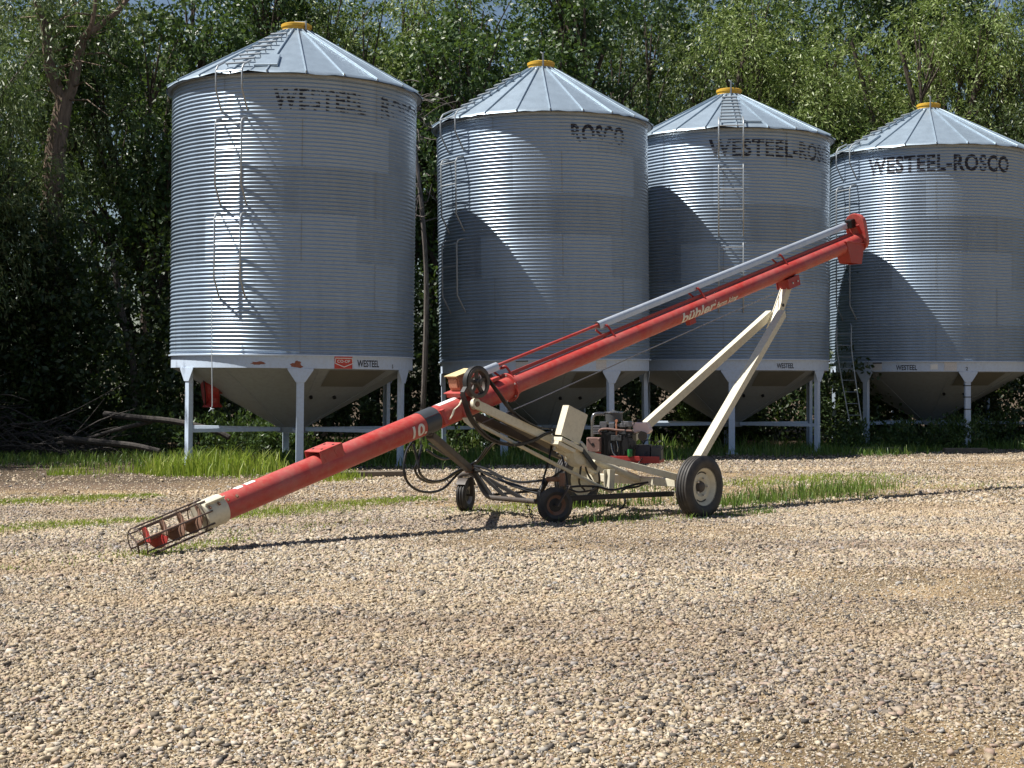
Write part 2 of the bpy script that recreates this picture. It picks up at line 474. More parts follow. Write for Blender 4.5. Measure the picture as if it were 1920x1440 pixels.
ICO_V = []
ph = (1 + 5 ** 0.5) / 2
for a in (-1, 1):
    for b in (-ph, ph):
        ICO_V += [(0, a, b), (a, b, 0), (b, 0, a)]
ICO_V = np.array(ICO_V, dtype=np.float64); ICO_V /= np.linalg.norm(ICO_V[0])
def hull_faces(v):
    bm = bmesh.new()
    for p in v: bm.verts.new(p)
    bm.verts.ensure_lookup_table()
    for i, q in enumerate(bm.verts): q.index = i
    bmesh.ops.convex_hull(bm, input=bm.verts)
    bm.verts.index_update()
    idx = {}
    out = []
    pos = [tuple(round(x, 5) for x in p) for p in v]
    for f in bm.faces:
        out.append([pos.index(tuple(round(x, 5) for x in q.co)) for q in f.verts])
    bm.free()
    return np.array(out)
ICO_F = hull_faces(ICO_V)
BOX_V = np.array([(i, j * 0.9, k * 0.9) for i in (-0.75, 0.75) for j in (-0.75, 0.75) for k in (-0.75, 0.75)], dtype=np.float64)
BOX_F = np.array([(0, 1, 3), (0, 3, 2), (4, 6, 7), (4, 7, 5), (0, 4, 5), (0, 5, 1), (2, 3, 7), (2, 7, 6), (0, 2, 6), (0, 6, 4), (1, 5, 7), (1, 7, 3)])
OCT_V = np.array([(1, 0, 0), (-0.5, 0.87, 0), (-0.5, -0.87, 0), (0.35, 0.3, 1), (-0.35, 0.1, 0.85), (0.1, -0.45, 0.9)], dtype=np.float64)
OCT_F = np.array([(3, 4, 5), (0, 1, 3), (1, 4, 3), (1, 2, 4), (2, 5, 4), (2, 0, 5), (0, 3, 5)])

def stones(n, y0, y1, size, spread, bv, bf, sand=True):
    y = np.sqrt(rng.random(n) * (y1 ** 2 - y0 ** 2) + y0 ** 2)
    x = (rng.random(n) * 2 - 1) * (y * 0.345 + 0.6)
    w = wob(x * 0.7, y * 0.9)
    keep = rng.random(n) < np.clip(0.97 - 0.5 * np.clip(w - 0.12, 0, 1) * 1.3, 0.5, 1)
    # bare soil and grass edges
    soil = ((x + 7.2) * 0.26) ** 2 + ((y - 24.0) * 0.75) ** 2 < 0.8
    keep &= ~(soil & (rng.random(n) < 0.3))
    edge = y - 0.6 * x + 1.3 * wob(x, y * 0.4)
    keep &= rng.random(n) < np.clip((31.5 - edge) / 5.0, 0.14, 1)
    x = x[keep]; y = y[keep]; w = w[keep]; n = len(x)
    s = size * np.exp(rng.normal(0, spread, n)) * np.where(w > 0.3, 0.75, 1.0)
    big = rng.random(n) < 0.012
    s[big] *= 1.7
    s = np.clip(s, size * 0.3, size * 2.6)
    V = np.repeat(bv[None], n, 0) * (0.5 + 0.75 * rng.random((n, len(bv), 1))) + rng.normal(0, 0.16, (n, len(bv), 3))
    V = V * np.stack([s * (0.8 + 0.7 * rng.random(n)), s * (0.6 + 0.5 * rng.random(n)), s * (0.45 + 0.45 * rng.random(n))], 1)[:, None, :]
    tx = rng.normal(0, 0.42, n); 
    c, q = np.cos(tx)[:, None], np.sin(tx)[:, None]
    V = np.stack([V[..., 0], V[..., 1] * c - V[..., 2] * q, V[..., 1] * q + V[..., 2] * c], -1)
    a = rng.random(n) * 2 * PI
    c, q = np.cos(a)[:, None], np.sin(a)[:, None]
    V = np.stack([V[..., 0] * c - V[..., 1] * q, V[..., 0] * q + V[..., 1] * c, V[..., 2]], -1)
    V[..., 0] += x[:, None]; V[..., 1] += y[:, None]; V[..., 2] += (s * (0.12 + 0.35 * rng.random(n)))[:, None]
    Fc = (bf[None] + (np.arange(n) * len(bv))[:, None, None]).reshape(-1, 3)
    return V.reshape(-1, 3), Fc
sv, sf, off = [], [], 0
for args in ((60000, 5.6, 11.5, 0.0092, 0.48, BOX_V, BOX_F), (270000, 5.6, 12.5, 0.0066, 0.42, OCT_V, OCT_F), (20000, 11.5, 18, 0.0125, 0.4, BOX_V, BOX_F), (280000, 12.5, 20, 0.0098, 0.45, OCT_V, OCT_F), (240000, 20, 40, 0.0142, 0.42, OCT_V, OCT_F)):
    v, f = stones(*args)
    sv.append(v); sf.append(f + off); off += len(v)
gme = np_mesh("gravel", np.concatenate(sv), np.concatenate(sf), M['stone'])
go = bpy.data.objects.new("gravel", gme); COL.objects.link(go)
tag(go, "loose tan and grey crushed gravel covering the yard", "gravel", kind="stuff")

# ------------------------------------------------------------------ grass
def blades(x, y, h, lean=0.6, wid=0.006):
    n = len(x)
    a = rng.random(n) * 2 * PI
    hh = h * (0.2 + 1.15 * rng.random(n) ** 1.7)
    dx, dy = np.cos(a), np.sin(a)
    la = rng.random(n) * 2 * PI
    lx, ly = np.cos(la) * lean * hh * rng.random(n), np.sin(la) * lean * hh * rng.random(n)
    w = wid * (0.7 + 0.8 * rng.random(n)) * (1 + 0.5 * (hh > 0.25))
    base = np.stack([x, y, np.full(n, -0.01)], 1)
    side = np.stack([dx, dy, np.zeros(n)], 1) * w[:, None]
    mid = base + np.stack([lx * 0.3, ly * 0.3, hh * 0.6], 1)
    tip = base + np.stack([lx * 1.2, ly * 1.2, hh], 1)
    V = np.stack([base - side, base + side, mid + side * 0.8, mid - side * 0.8, tip + side * 0.12, tip - side * 0.12], 1)
    b = (np.arange(n) * 6)[:, None]
    Fc = np.concatenate([b + np.array([[0, 1, 2, 3]]), b + np.array([[3, 2, 4, 5]])], 0)
    return V.reshape(-1, 3), Fc
def patch(n, cx, cy, rx, ry, h, rot=0.0, pw=0.6, tuft=0.0):
    r = np.abs(rng.normal(0, 0.52, n)) ** 0.9; a = rng.random(n) * 2 * PI
    ue = rng.uniform(-1, 1, n); v = rng.normal(0, 0.42, n) * ry * (1.05 - 0.6 * np.abs(ue)); u = ue * rx * 1.1
    r = np.clip(np.abs(ue) * 0.6 + np.abs(v) / ry, 0, 1.2)
    c, s = math.cos(rot), math.sin(rot)
    x, y = cx + u * c - v * s, cy + u * s + v * c
    if tuft:
        x = x + 0; k = wob(x * 2.1, y * 2.7) * 0.8 + 0.75 * rng.normal(0, 0.5, n) > tuft - 0.5
        x, y, r = x[k], y[k], r[k]
    return x, y, h * np.clip(1.1 - 0.45 * r, 0.35, 1.1)
def grass_obj(name, specs, mat, label, wid=0.006):
    vs, fs, off = [], [], 0
    for sp in specs:
        x, y, h = patch(*sp)
        if name == 'shaded_grass':
            k = (y - 0.6 * x + 1.3 * wob(x, y * 0.4)) > 28.4 + np.clip(x + 1.0, 0, 2.5) * 0.75 + rng.normal(0, 0.5, len(x)); x, y, h = x[k], y[k], h[k]
        v, f = blades(x, y, h, wid=wid)
        vs.append(v); fs.append(f + off); off += len(v)
    o = bpy.data.objects.new(name, np_mesh(name, np.concatenate(vs), np.concatenate(fs), mat))
    COL.objects.link(o)
    return tag(o, label, "grass", kind="stuff")
def gp(n, x0, y0, x1, y1, rw, h, tuft=0.0, pw=0.6):
    a, b = G(x0, y0), G(x1, y1); m = (a + b) / 2; d = b - a
    return (n, m.x, m.y, d.length / 2, rw, h, math.atan2(d.y, d.x), pw, tuft)
grass_obj("short_grass", [
    gp(9500, -80, 946, 280, 930, 0.9, 0.06, 0.2), gp(7500, -80, 1000, 290, 974, 0.8, 0.055, 0.4),
    gp(10500, 420, 972, 790, 936, 1.0, 0.07, 0.3), gp(3600, 20, 1068, 290, 1038, 0.6, 0.055, 0.5), gp(1300, 300, 1038, 460, 1012, 0.4, 0.06, 0.5),
    gp(1800, 380, 1005, 720, 975, 0.9, 0.05, 0.7), gp(1700, 0, 1045, 330, 1000, 1.4, 0.05, 0.7),
    gp(3600, 830, 972, 1010, 945, 1.0, 0.06, 0.5), gp(4600, 1380, 910, 1700, 893, 1.8, 0.10, 0.4),
    gp(1600, 1500, 901, 1660, 892, 1.0, 0.11, 0.1), gp(1800, 1650, 928, 1960, 898, 1.6, 0.06, 0.6), gp(1200, 1100, 985, 1500, 960, 0.9, 0.05, 0.7)],
    M['grass'], "short bright green grass growing in strips through the gravel", 0.004)
grass_obj("tall_grass", [
    gp(3000, 290, 890, 520, 884, 2.0, 0.40, 0.1), gp(1500, 100, 890, 330, 886, 1.1, 0.2, 0.4), gp(1600, 500, 905, 660, 896, 1.0, 0.2, 0.4)],
    M['grass'], "tall bright yellow-green grass under the leftmost bin", 0.0055)
grass_obj("rank_grass", [
    gp(3600, 1345, 950, 1650, 914, 1.0, 0.22, 0.35), gp(1700, 1070, 955, 1290, 938, 0.9, 0.17, 0.5), gp(1200, 1080, 925, 1280, 915, 0.9, 0.2, 0.4),
    gp(1200, 1000, 988, 1290, 962, 0.4, 0.12, 0.7), gp(600, 1290, 974, 1440, 962, 0.35, 0.12, 0.5)],
    M['grass_dark'], "rank green grass beside the big auger wheel", 0.005)
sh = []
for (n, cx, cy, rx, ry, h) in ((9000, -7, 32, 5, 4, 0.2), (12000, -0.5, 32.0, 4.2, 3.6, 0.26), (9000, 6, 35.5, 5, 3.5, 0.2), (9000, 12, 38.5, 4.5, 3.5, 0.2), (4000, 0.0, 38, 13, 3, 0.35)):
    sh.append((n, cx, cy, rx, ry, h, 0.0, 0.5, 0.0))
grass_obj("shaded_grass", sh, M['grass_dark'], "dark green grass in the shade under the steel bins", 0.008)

# ------------------------------------------------------------------ foliage
def leaves(c, d, L, Wd):
    """diamond leaves: base points c, directions d"""
    n = len(c)
    d = d / (np.linalg.norm(d, axis=1, keepdims=True) + 1e-9)
    r = rng.normal(0, 1, (n, 3)); s = np.cross(d, r); s /= (np.linalg.norm(s, axis=1, keepdims=True) + 1e-9)
    nrm = np.cross(d, s)
    m = c + d * (L * 0.45)[:, None] + nrm * (L * 0.06)[:, None]
    V = np.stack([c, m + s * (Wd / 2)[:, None], c + d * L[:, None], m - s * (Wd / 2)[:, None]], 1)
    return V.reshape(-1, 3)
def quads(n): return np.arange(n * 4).reshape(n, 4)

def crown_points(clumps, per, spray_len, droop, nleaf, L, Wd, jitter=0.09):
    """clumps: list of (centre, radius).  Sprays start through each clump and carry leaves along a drooping twig"""
    cs, ds = [], []
    for (c, r) in clumps:
        m = int(per * r * r)
        u = rng.normal(0, 1, (m, 3)); u /= np.linalg.norm(u, axis=1, keepdims=True)
        rad = r * (0.35 + 0.7 * rng.random((m, 1)) ** 0.6)
        p = np.array(c) + u * rad * np.array([1, 1, 0.72])
        dr = u * 0.8 + rng.normal(0, 0.45, (m, 3)); dr[:, 2] -= droop
        dr /= np.linalg.norm(dr, axis=1, keepdims=True)
        ln = spray_len * (0.5 + 0.8 * rng.random((m, 1)))
        t = rng.random((m, nleaf, 1))
        q = p[:, None, :] + dr[:, None, :] * ln[:, None, :] * t
        q[..., 2] -= (t[..., 0] ** 2) * (ln * droop * 0.4)
        q += rng.normal(0, jitter, q.shape)
        ld = dr[:, None, :] * 0.7 + rng.normal(0, 0.55, q.shape); ld[..., 2] -= droop * 0.55
        cs.append(q.reshape(-1, 3)); ds.append(ld.reshape(-1, 3))
    c = np.concatenate(cs); d = np.concatenate(ds); n = len(c)
    return c, d, L * (0.6 + 0.8 * rng.random(n)), Wd * (0.6 + 0.8 * rng.random(n))

def make_clumps(n, rx, ry, z0, z1, rmin, rmax, bias=1.0):
    out = []
    for i in range(n):
        for _ in range(30):
            x, y, z = rng.uniform(-1, 1, 3)
            if x * x + y * y + z * z < 1 and x * x + y * y + z * z > 0.12: break
        taper = 1.0 - 0.35 * max(z, 0) ** 2
        out.append(((x * rx * taper, y * ry * taper, (z0 + z1) / 2 + z * (z1 - z0) / 2), rng.uniform(rmin, rmax)))
    return out

def trunk_mesh(clumps, h, r, lean=(0, 0), fork=0.35):
    mb = MB()
    top = Vector((lean[0], lean[1], h))
    tr = []
    for i in range(9):
        t = i / 8
        tr.append(Vector((lean[0] * t * t + 0.12 * math.sin(t * 5 + h), lean[1] * t * t + 0.1 * math.sin(t * 4 + r * 30), -0.15 + t * (h + 0.15))))
    mb.tube(tr, [r * (1.25 if i == 0 else 1.0) * (1 - 0.72 * i / 8) for i in range(9)], 9)
    for (c, cr) in clumps:
        c = Vector(c)
        hb = min(max(c.z * 0.55, h * fork * 0.6), h * 0.85)
        k = min(int((hb / h) * 8), 7)
        b = tr[k]
        mid = b.lerp(c, 0.5) + Vector((random.uniform(-.3, .3), random.uniform(-.3, .3), random.uniform(-0.5, 0.2)))
        rr = r * (0.52 - 0.02 * k)
        pth = spline([b, mid, c], 5)
        mb.tube(pth, [rr * (1 - 0.8 * i / (len(pth) - 1)) for i in range(len(pth))], 6)
        for q in range(4):
            e = c + Vector((random.uniform(-1, 1), random.uniform(-1, 1), random.uniform(-0.5, 1))) * cr
            s0 = pth[len(pth) * 2 // 3]
            mb.tube([s0, s0.lerp(e, 0.5) + Vector((0, 0, 0.15)), e], [rr * 0.35, rr * 0.25, rr * 0.08], 4)
    return mb

def tree(name, x, y, label, kind, h=12.5, rx=3.0, n=22, z0=3.5, r=0.24, lean=(0, 0), per=36, rot=0.0, group="trees behind the bins"):
    z1 = h
    cl = make_clumps(n + 4, rx, rx * 0.85, z0, z1, 0.8, 1.45)
    root = empty(name, (x, y, 0), label, "tree", group)
    tm = trunk_mesh(cl, h * 0.72, r, lean)
    tm.build("trunk", M['bark'], root, smooth=True, org=Vector((0, 0, 0)))
    if kind == 'willow': c, d, L, Wd = crown_points(cl, per * 1.2, 1.0, 0.75, 26, 0.16, 0.035); mat = M['leaf_willow']
    elif kind == 'pale': c, d, L, Wd = crown_points(cl, per * 1.25, 0.95, 0.6, 26, 0.155, 0.036); mat = M['leaf_pale']
    else: c, d, L, Wd = crown_points(cl, per, 0.6, 0.3, 22, 0.15, 0.085); mat = M['leaf_dark']
    o = bpy.data.objects.new("crown", np_mesh("crown", leaves(c, d, L, Wd), quads(len(c)), mat))
    COL.objects.link(o); o.parent = root
    return root

TREES = [
    ("willow", -12.6, 35.5, "silvery willow drooping at the left edge of the yard in front of the forked trunk", 'willow', 10.5, 2.0, 14, 4.0, 0.2, (0, 0)),
    ("maple", -9.6, 40.5, "dark maple left of the largest bin, standing right of the forked trunk", 'dark', 12.8, 2.8, 20, 4.2, 0.22, (0.5, 0)),
    ("maple", -7.0, 43.0, "dark green maple showing over the left slope of the largest bin roof", 'dark', 13.5, 2.8, 22, 5, 0.25, (0.4, 0)),
    ("maple", -3.9, 44.0, "lighter maple with yellow-green top right of the largest bin lid", 'pale', 14.0, 2.7, 22, 6, 0.25, (-0.3, 0)),
    ("maple", -1.2, 42.0, "dark maple filling the gap between the two leftmost bins", 'dark', 12.8, 2.5, 20, 3.6, 0.24, (0.4, 0)),
    ("maple", 1.6, 45.0, "dark maple rising behind the lid of the second bin from the left", 'dark', 14.0, 2.6, 22, 5, 0.26, (0.2, 0)),
    ("willow", 4.4, 48.5, "grey-green willow between the lids of the two middle bins", 'willow', 13.2, 2.6, 22, 5, 0.24, (-0.3, 0)),
    ("willow", 7.3, 48.0, "bushy willow above and behind the bin with the auger leg in front", 'pale', 13.8, 2.7, 24, 5, 0.26, (0.3, 0)),
    ("willow", 10.2, 47.2, "pale willow filling the gap between the two rightmost bins", 'pale', 13.2, 2.7, 24, 4, 0.25, (0, 0)),
    ("willow", 13.2, 46.4, "sunlit pale willow behind the lid of the rightmost bin", 'pale', 13.8, 2.7, 24, 5, 0.25, (-0.4, 0)),
    ("willow", 16.2, 45.8, "willow at the right edge of the photo, right of the rightmost bin lid", 'willow', 13.0, 2.6, 22, 4, 0.25, (-0.2, 0)),
]
for (nm, x, y, lab, kind, h, rx, n, z0, r, lean) in TREES:
    tree(nm, x, y, lab, kind, h, rx, n, z0, r, lean)

# the forked tree at the left, its two limbs showing
root = empty("willow", (P(104, 719, 37.5).x, 37.5, 0), "willow with a forked brown trunk showing between its leaves at upper left", "tree", "trees behind the bins")
o0 = Vector(root.location)
mb = MB()
Yt = 37.5
base = Vector((o0.x - 0.3, 37.5, -0.1))
tk = spline([base, P(92, 480, Yt), P(104, 285, Yt), P(113, 230, Yt), P(121, 186, Yt)], 6)
mb.tube(tk, [0.30 - 0.10 * i / (len(tk) - 1) for i in range(len(tk))], 10)
l1 = spline([P(121, 190, Yt), P(104, 160, Yt), P(90, 112, Yt - .2), P(86, 62, Yt - .3), P(70, 10, Yt - .4), P(60, -40, Yt - .5)], 5)
mb.tube(l1, [0.19 - 0.13 * i / (len(l1) - 1) for i in range(len(l1))], 9)
l2 = spline([P(121, 190, Yt), P(134, 165, Yt), P(146, 110, Yt), P(158, 70, Yt), P(190, 45, Yt + .2), P(228, 12, Yt + .4), P(250, -20, Yt + .6)], 5)
mb.tube(l2, [0.17 - 0.13 * i / (len(l2) - 1) for i in range(len(l2))], 9)
l3 = spline([P(156, 74, Yt), P(170, 50, Yt - .3), P(178, 10, Yt - .5), P(180, -30, Yt - .6)], 4)
mb.tube(l3, [0.08 - 0.05 * i / (len(l3) - 1) for i in range(len(l3))], 7)
for q in range(26):
    s0 = random.choice(l1 + l2)
    e = s0 + Vector((random.uniform(-1.6, 1.6), random.uniform(-1.2, 1.2), random.uniform(-0.6, 1.0)))
    mb.tube([s0, s0.lerp(e, .5) + Vector((0, 0, .2)), e], [0.03, 0.02, 0.006], 4)
mb.build("trunk", M['bark_lit'], root, smooth=True, org=o0)
cl = []
for (px, py, dy, r) in ((30, 60, -0.3, 1.3), (90, -20, 0.2, 1.4), (190, 10, 0.9, 1.1), (240, 70, 1.3, 1.1), (20, 170, 0.3, 1.1), (170, 190, 1.3, 1.2), (230, 250, 1.6, 1.3), (60, 260, 1.2, 1.2), (150, 300, 1.7, 1.3),
                        (-30, 110, -0.6, 1.4), (130, -60, -0.5, 1.3), (10, 330, 0.6, 1.1), (280, 330, 1.8, 1.2), (120, 60, 1.6, 1.2), (40, 5, -0.8, 1.0)):
    p = P(px, py, Yt + dy) - o0
    cl.append((tuple(p), r))
c, d, L, Wd = crown_points(cl, 26, 1.0, 0.75, 26, 0.17, 0.042)
oc = bpy.data.objects.new("crown", np_mesh("crown", leaves(c, d, L, Wd), quads(len(c)), M['leaf_willow'])); COL.objects.link(oc); oc.parent = root

# the wood behind: one mass of trees nobody could count
cl = []
for i in range(270):
    x = rng.uniform(-22, 22); y = rng.uniform(46, 58)
    cl.append(((x, y, rng.uniform(2.0, 13.5 + (y - 46) * 0.2)), rng.uniform(1.2, 2.0)))
for i in range(40):
    cl.append(((rng.uniform(3, 16), rng.uniform(50, 55), rng.uniform(10, 16)), rng.uniform(1.2, 1.9)))
for i in range(150):
    x = rng.uniform(-20, -14.3); y = rng.uniform(27, 38)
    cl.append(((x, y, rng.uniform(2.5, 8.5)), rng.uniform(1.1, 1.8)))
for i in range(60):   # and on round the left side of the yard
    x = rng.uniform(-24, -15); y = rng.uniform(29, 46)
    cl.append(((x, y, rng.uniform(2.5, 12)), rng.uniform(1.2, 2.0)))
def low_gap(c):
    px = 960 + c[0] / c[1] * F; py = HOR - (c[2] - EYE) / c[1] * F
    return px < 270 and 395 < py < 490
cl = [q for q in cl if not low_gap(q[0])]
c, d, L, Wd = crown_points(cl, 15, 0.9, 0.5, 24, 0.21, 0.085)
trk = MB()
for i in range(60):
    x = rng.uniform(-20, 20); y = rng.uniform(46, 56)
    pth = spline([(x, y, -0.1), (x + rng.normal(0, .3), y, 4), (x + rng.normal(0, .8), y, 8), (x + rng.normal(0, 1.2), y, 12)], 3)
    trk.tube(pth, [0.2 * (1 - 0.7 * k / (len(pth) - 1)) for k in range(len(pth))], 6)
tw = trk.build("wood", M['bark'], None)
tag(tw, "dense wood of many trees behind the row of trees", "wood", kind="stuff")
lw = np_mesh("wood_leaves", leaves(c, d, L, Wd), quads(len(c)), M['leaf_wood_shade'])
lo = bpy.data.objects.new("foliage", lw); COL.objects.link(lo); lo.parent = tw

# undergrowth
cl = []
for i in range(230):
    x = rng.uniform(-17, 18); y = rng.uniform(39.5, 45.5)
    cl.append(((x, y, abs(rng.normal(0, 1.9)) + 0.2), rng.uniform(0.6, 1.15)))
for i in range(90):
    x = rng.uniform(-15, -7.0); y = rng.uniform(35.5, 40)
    cl.append(((x, y, abs(rng.normal(0, 2.2)) + 0.2), rng.uniform(0.5, 0.9)))
for i in range(46):
    cl.append(((rng.uniform(-13.0, -10.2), rng.uniform(35.8, 36.8), rng.uniform(0.6, 5.6)), rng.uniform(0.5, 0.85)))
c, d, L, Wd = crown_points(cl, 36, 0.5, 0.1, 16, 0.15, 0.085)
u = bpy.data.objects.new("undergrowth", np_mesh("undergrowth", leaves(c, d, L, Wd), quads(len(c)), M['leaf_under'])); COL.objects.link(u)
tag(u, "dark tangled undergrowth at the foot of the trees behind the bins", "undergrowth", kind="stuff")
cl = []
for i in range(26):
    p = G(rng.uniform(840, 1120), 850); 
    cl.append(((rng.uniform(-1.6, 2.6), rng.uniform(33.5, 37.0), rng.uniform(0.1, 0.5)), rng.uniform(0.3, 0.5)))
for i in range(14): cl.append(((rng.uniform(8, 14), rng.uniform(37.0, 39.5), rng.uniform(0.05, 0.4)), rng.uniform(0.3, 0.45)))
for i in range(12): cl.append(((rng.uniform(-9.5, -4), rng.uniform(33.5, 36.0), rng.uniform(0.1, 0.5)), rng.uniform(0.3, 0.5)))
for i in range(10): cl.append(((rng.uniform(4.0, 6.0), rng.uniform(39, 41), rng.uniform(0.1, 1.2)), rng.uniform(0.3, 0.5)))
c, d, L, Wd = crown_points(cl, 260, 0.3, -0.7, 14, 0.10, 0.04, 0.04)
u = bpy.data.objects.new("weeds", np_mesh("weeds", leaves(c, d, L, Wd), quads(len(c)), M['leaf_dark'])); COL.objects.link(u)
tag(u, "leafy green weeds standing behind and under the bins", "weeds", kind="stuff")

# dead wood
mb = MB()
o1 = P(195, 480, 37.0)
pth = spline([P(252, 770, 36.8), P(250, 690, 36.8), P(240, 640, 36.9), P(228, 580, 37.0), P(218, 520, 37), P(212, 488, 37.1)], 4)
mb.tube(pth, [0.09 - 0.02 * i / (len(pth) - 1) for i in range(len(pth))], 8)
t0 = spline([P(240, 640, 36.9), P(200, 618, 36.7), P(157, 597, 36.5)], 4)
mb.tube(t0, [0.03 - 0.02 * i / (len(t0) - 1) for i in range(len(t0))], 5)
pb = Vector((P(252, 770, 36.8).x, 36.8, 0))
mb.tube([pb, P(252, 770, 36.8)], [0.11, 0.09], 8)
ds = empty("dead_tree", pb, "slim broken dead trunk leaning left of the largest bin", "dead tree")
mb.build("trunk", M['twig'], ds, smooth=True, org=pb)

mb = MB()
for i in range(240):
    x = rng.uniform(-13.2, -8.8); y = rng.uniform(32.6, 35.2)
    hmax = 1.45 * max(0.12, 1 - abs(x + 12.2) / 3.2)
    z = rng.uniform(0.02, hmax)
    a = rng.normal(0, 0.5) + (PI if rng.random() < .5 else 0); ln = rng.uniform(0.5, 2.2)
    d = Vector((math.cos(a), math.sin(a) * 0.5, rng.normal(0, 0.3)))
    p = Vector((x, y, z)); q = p + d * ln
    q.z = max(q.z, 0.02)
    mid = p.lerp(q, .5) + Vector((0, 0, rng.normal(0.05, 0.12)))
    r = rng.uniform(0.006, 0.022)
    mb.tube(spline([p, mid, q], 3), [r, r, r * .9, r * .8, r * .7, r * .5, r * .3], 5)
bp = mb.build("brush_pile", M['brush'], None, smooth=True)
tag(bp, "heap of cut dead branches lying left of the largest bin", "brush pile")
def log(path, r0, r1, label):
    pth = spline(path, 5); mb = MB()
    mb.tube(pth, [r0 + (r1 - r0) * i / (len(pth) - 1) for i in range(len(pth))], 9)
    o = mb.build("fallen_log", M['brush'], None, smooth=True)
    tag(o, label, "log", "fallen logs on the ground at the left")
log([P(196, 776, 33.5), P(260, 783, 33.2), P(330, 790, 32.9), P(400, 806, 32.6), P(430, 820, 32.5)], 0.07, 0.06, "long fallen log running behind the left legs of the largest bin")
log([P(120, 822, 32.6), P(180, 828, 32.4), P(250, 835, 32.2), P(300, 846, 32.0)], 0.075, 0.06, "thick fallen log lying low left of the largest bin")
log([P(165, 822, 32.8), P(215, 806, 33.0), P(285, 790, 33.3)], 0.035, 0.05, "thin forked bough slanting up between two fallen logs")

# dead twigs at the edge of the second bin
mb = MB()
rt = Vector((P(790, 300, 38.5).x, 38.5, 0))
mb.tube(spline([rt, P(800, 560, 38.5), P(790, 380, 38.4), P(770, 220, 38.4), P(760, 160, 38.3)], 4), [0.07] * 5 + [0.06] * 4 + [0.05] * 4 + [0.04] * 4, 7)
for i in range(46):
    s0 = P(rng.uniform(765, 800), rng.uniform(150, 420), 38.4)
    e = s0 + Vector((rng.uniform(-0.5, 1.0), rng.uniform(-0.8, 0.2), rng.uniform(-0.5, 0.5)))
    m = s0.lerp(e, .5) + Vector((0, 0, rng.normal(0, .12)))
    mb.tube(spline([s0, m, e], 3), [0.018, .016, .014, .012, .010, .008, .005], 4)
dt = empty("dead_tree", rt, "bare grey dead tree with many twigs in the gap right of the largest bin", "dead tree")
mb.build("trunk", M['twig'], dt, smooth=True, org=rt)

# ------------------------------------------------------------------ lettering
def text_mesh(body, size=1.0, offset=0.0, shear=0.0, space=1.0, align='LEFT'):
    cu = bpy.data.curves.new("lettering", 'FONT')
    cu.body = body; cu.size = size; cu.offset = offset; cu.shear = shear; cu.space_character = space; cu.align_x = align
    cu.resolution_u = 4
    o = bpy.data.objects.new("lettering", cu); COL.objects.link(o)
    dg = bpy.context.evaluated_depsgraph_get(); dg.update()
    me = bpy.data.meshes.new_from_object(o.evaluated_get(dg))
    bpy.data.objects.remove(o); bpy.data.curves.remove(cu)
    return me
def letter_part(name, body, mat, parent, mapf, height, width=None, offset=0.0, shear=0.0, stepx=0.05, stepy=None, space=1.0, x0=0.0, y0=0.0, trim=None):
    """letters laid on a surface: mapf(u, v) -> point; height is the capital height"""
    me = text_mesh(body, 1.0, offset, shear, space)
    bm = bmesh.new(); bm.from_mesh(me); bpy.data.meshes.remove(me)
    xs = [v.co.x for v in bm.verts]; ys = [v.co.y for v in bm.verts]
    mx, wx = min(xs), max(xs) - min(xs)
    sy = height / (0.70 if body.upper() == body else 0.74); sx = sy if width is None else width / wx
    for v in bm.verts: v.co = Vector(((v.co.x - mx) * sx, v.co.y * sy, 0))
    bmesh.ops.triangulate(bm, faces=bm.faces)
    lo = min(v.co.y for v in bm.verts); hi = max(v.co.y for v in bm.verts); wmax = max(v.co.x for v in bm.verts)
    def cut(p, n):
        bmesh.ops.bisect_plane(bm, geom=bm.verts[:] + bm.edges[:] + bm.faces[:], plane_co=p, plane_no=n, dist=1e-6)
    x = stepx
    while x < wmax: cut((x, 0, 0), (1, 0, 0)); x += stepx
    if stepy:
        y = lo + stepy
        while y < hi: cut((0, y, 0), (0, 1, 0)); y += stepy
    for v in bm.verts: v.co = mapf(v.co.x + x0, v.co.y + y0)
    mm = bpy.data.meshes.new(name); bm.to_mesh(mm); bm.free()
    mm.materials.append(mat)
    o = bpy.data.objects.new(name, mm); COL.objects.link(o); o.parent = parent
    return o

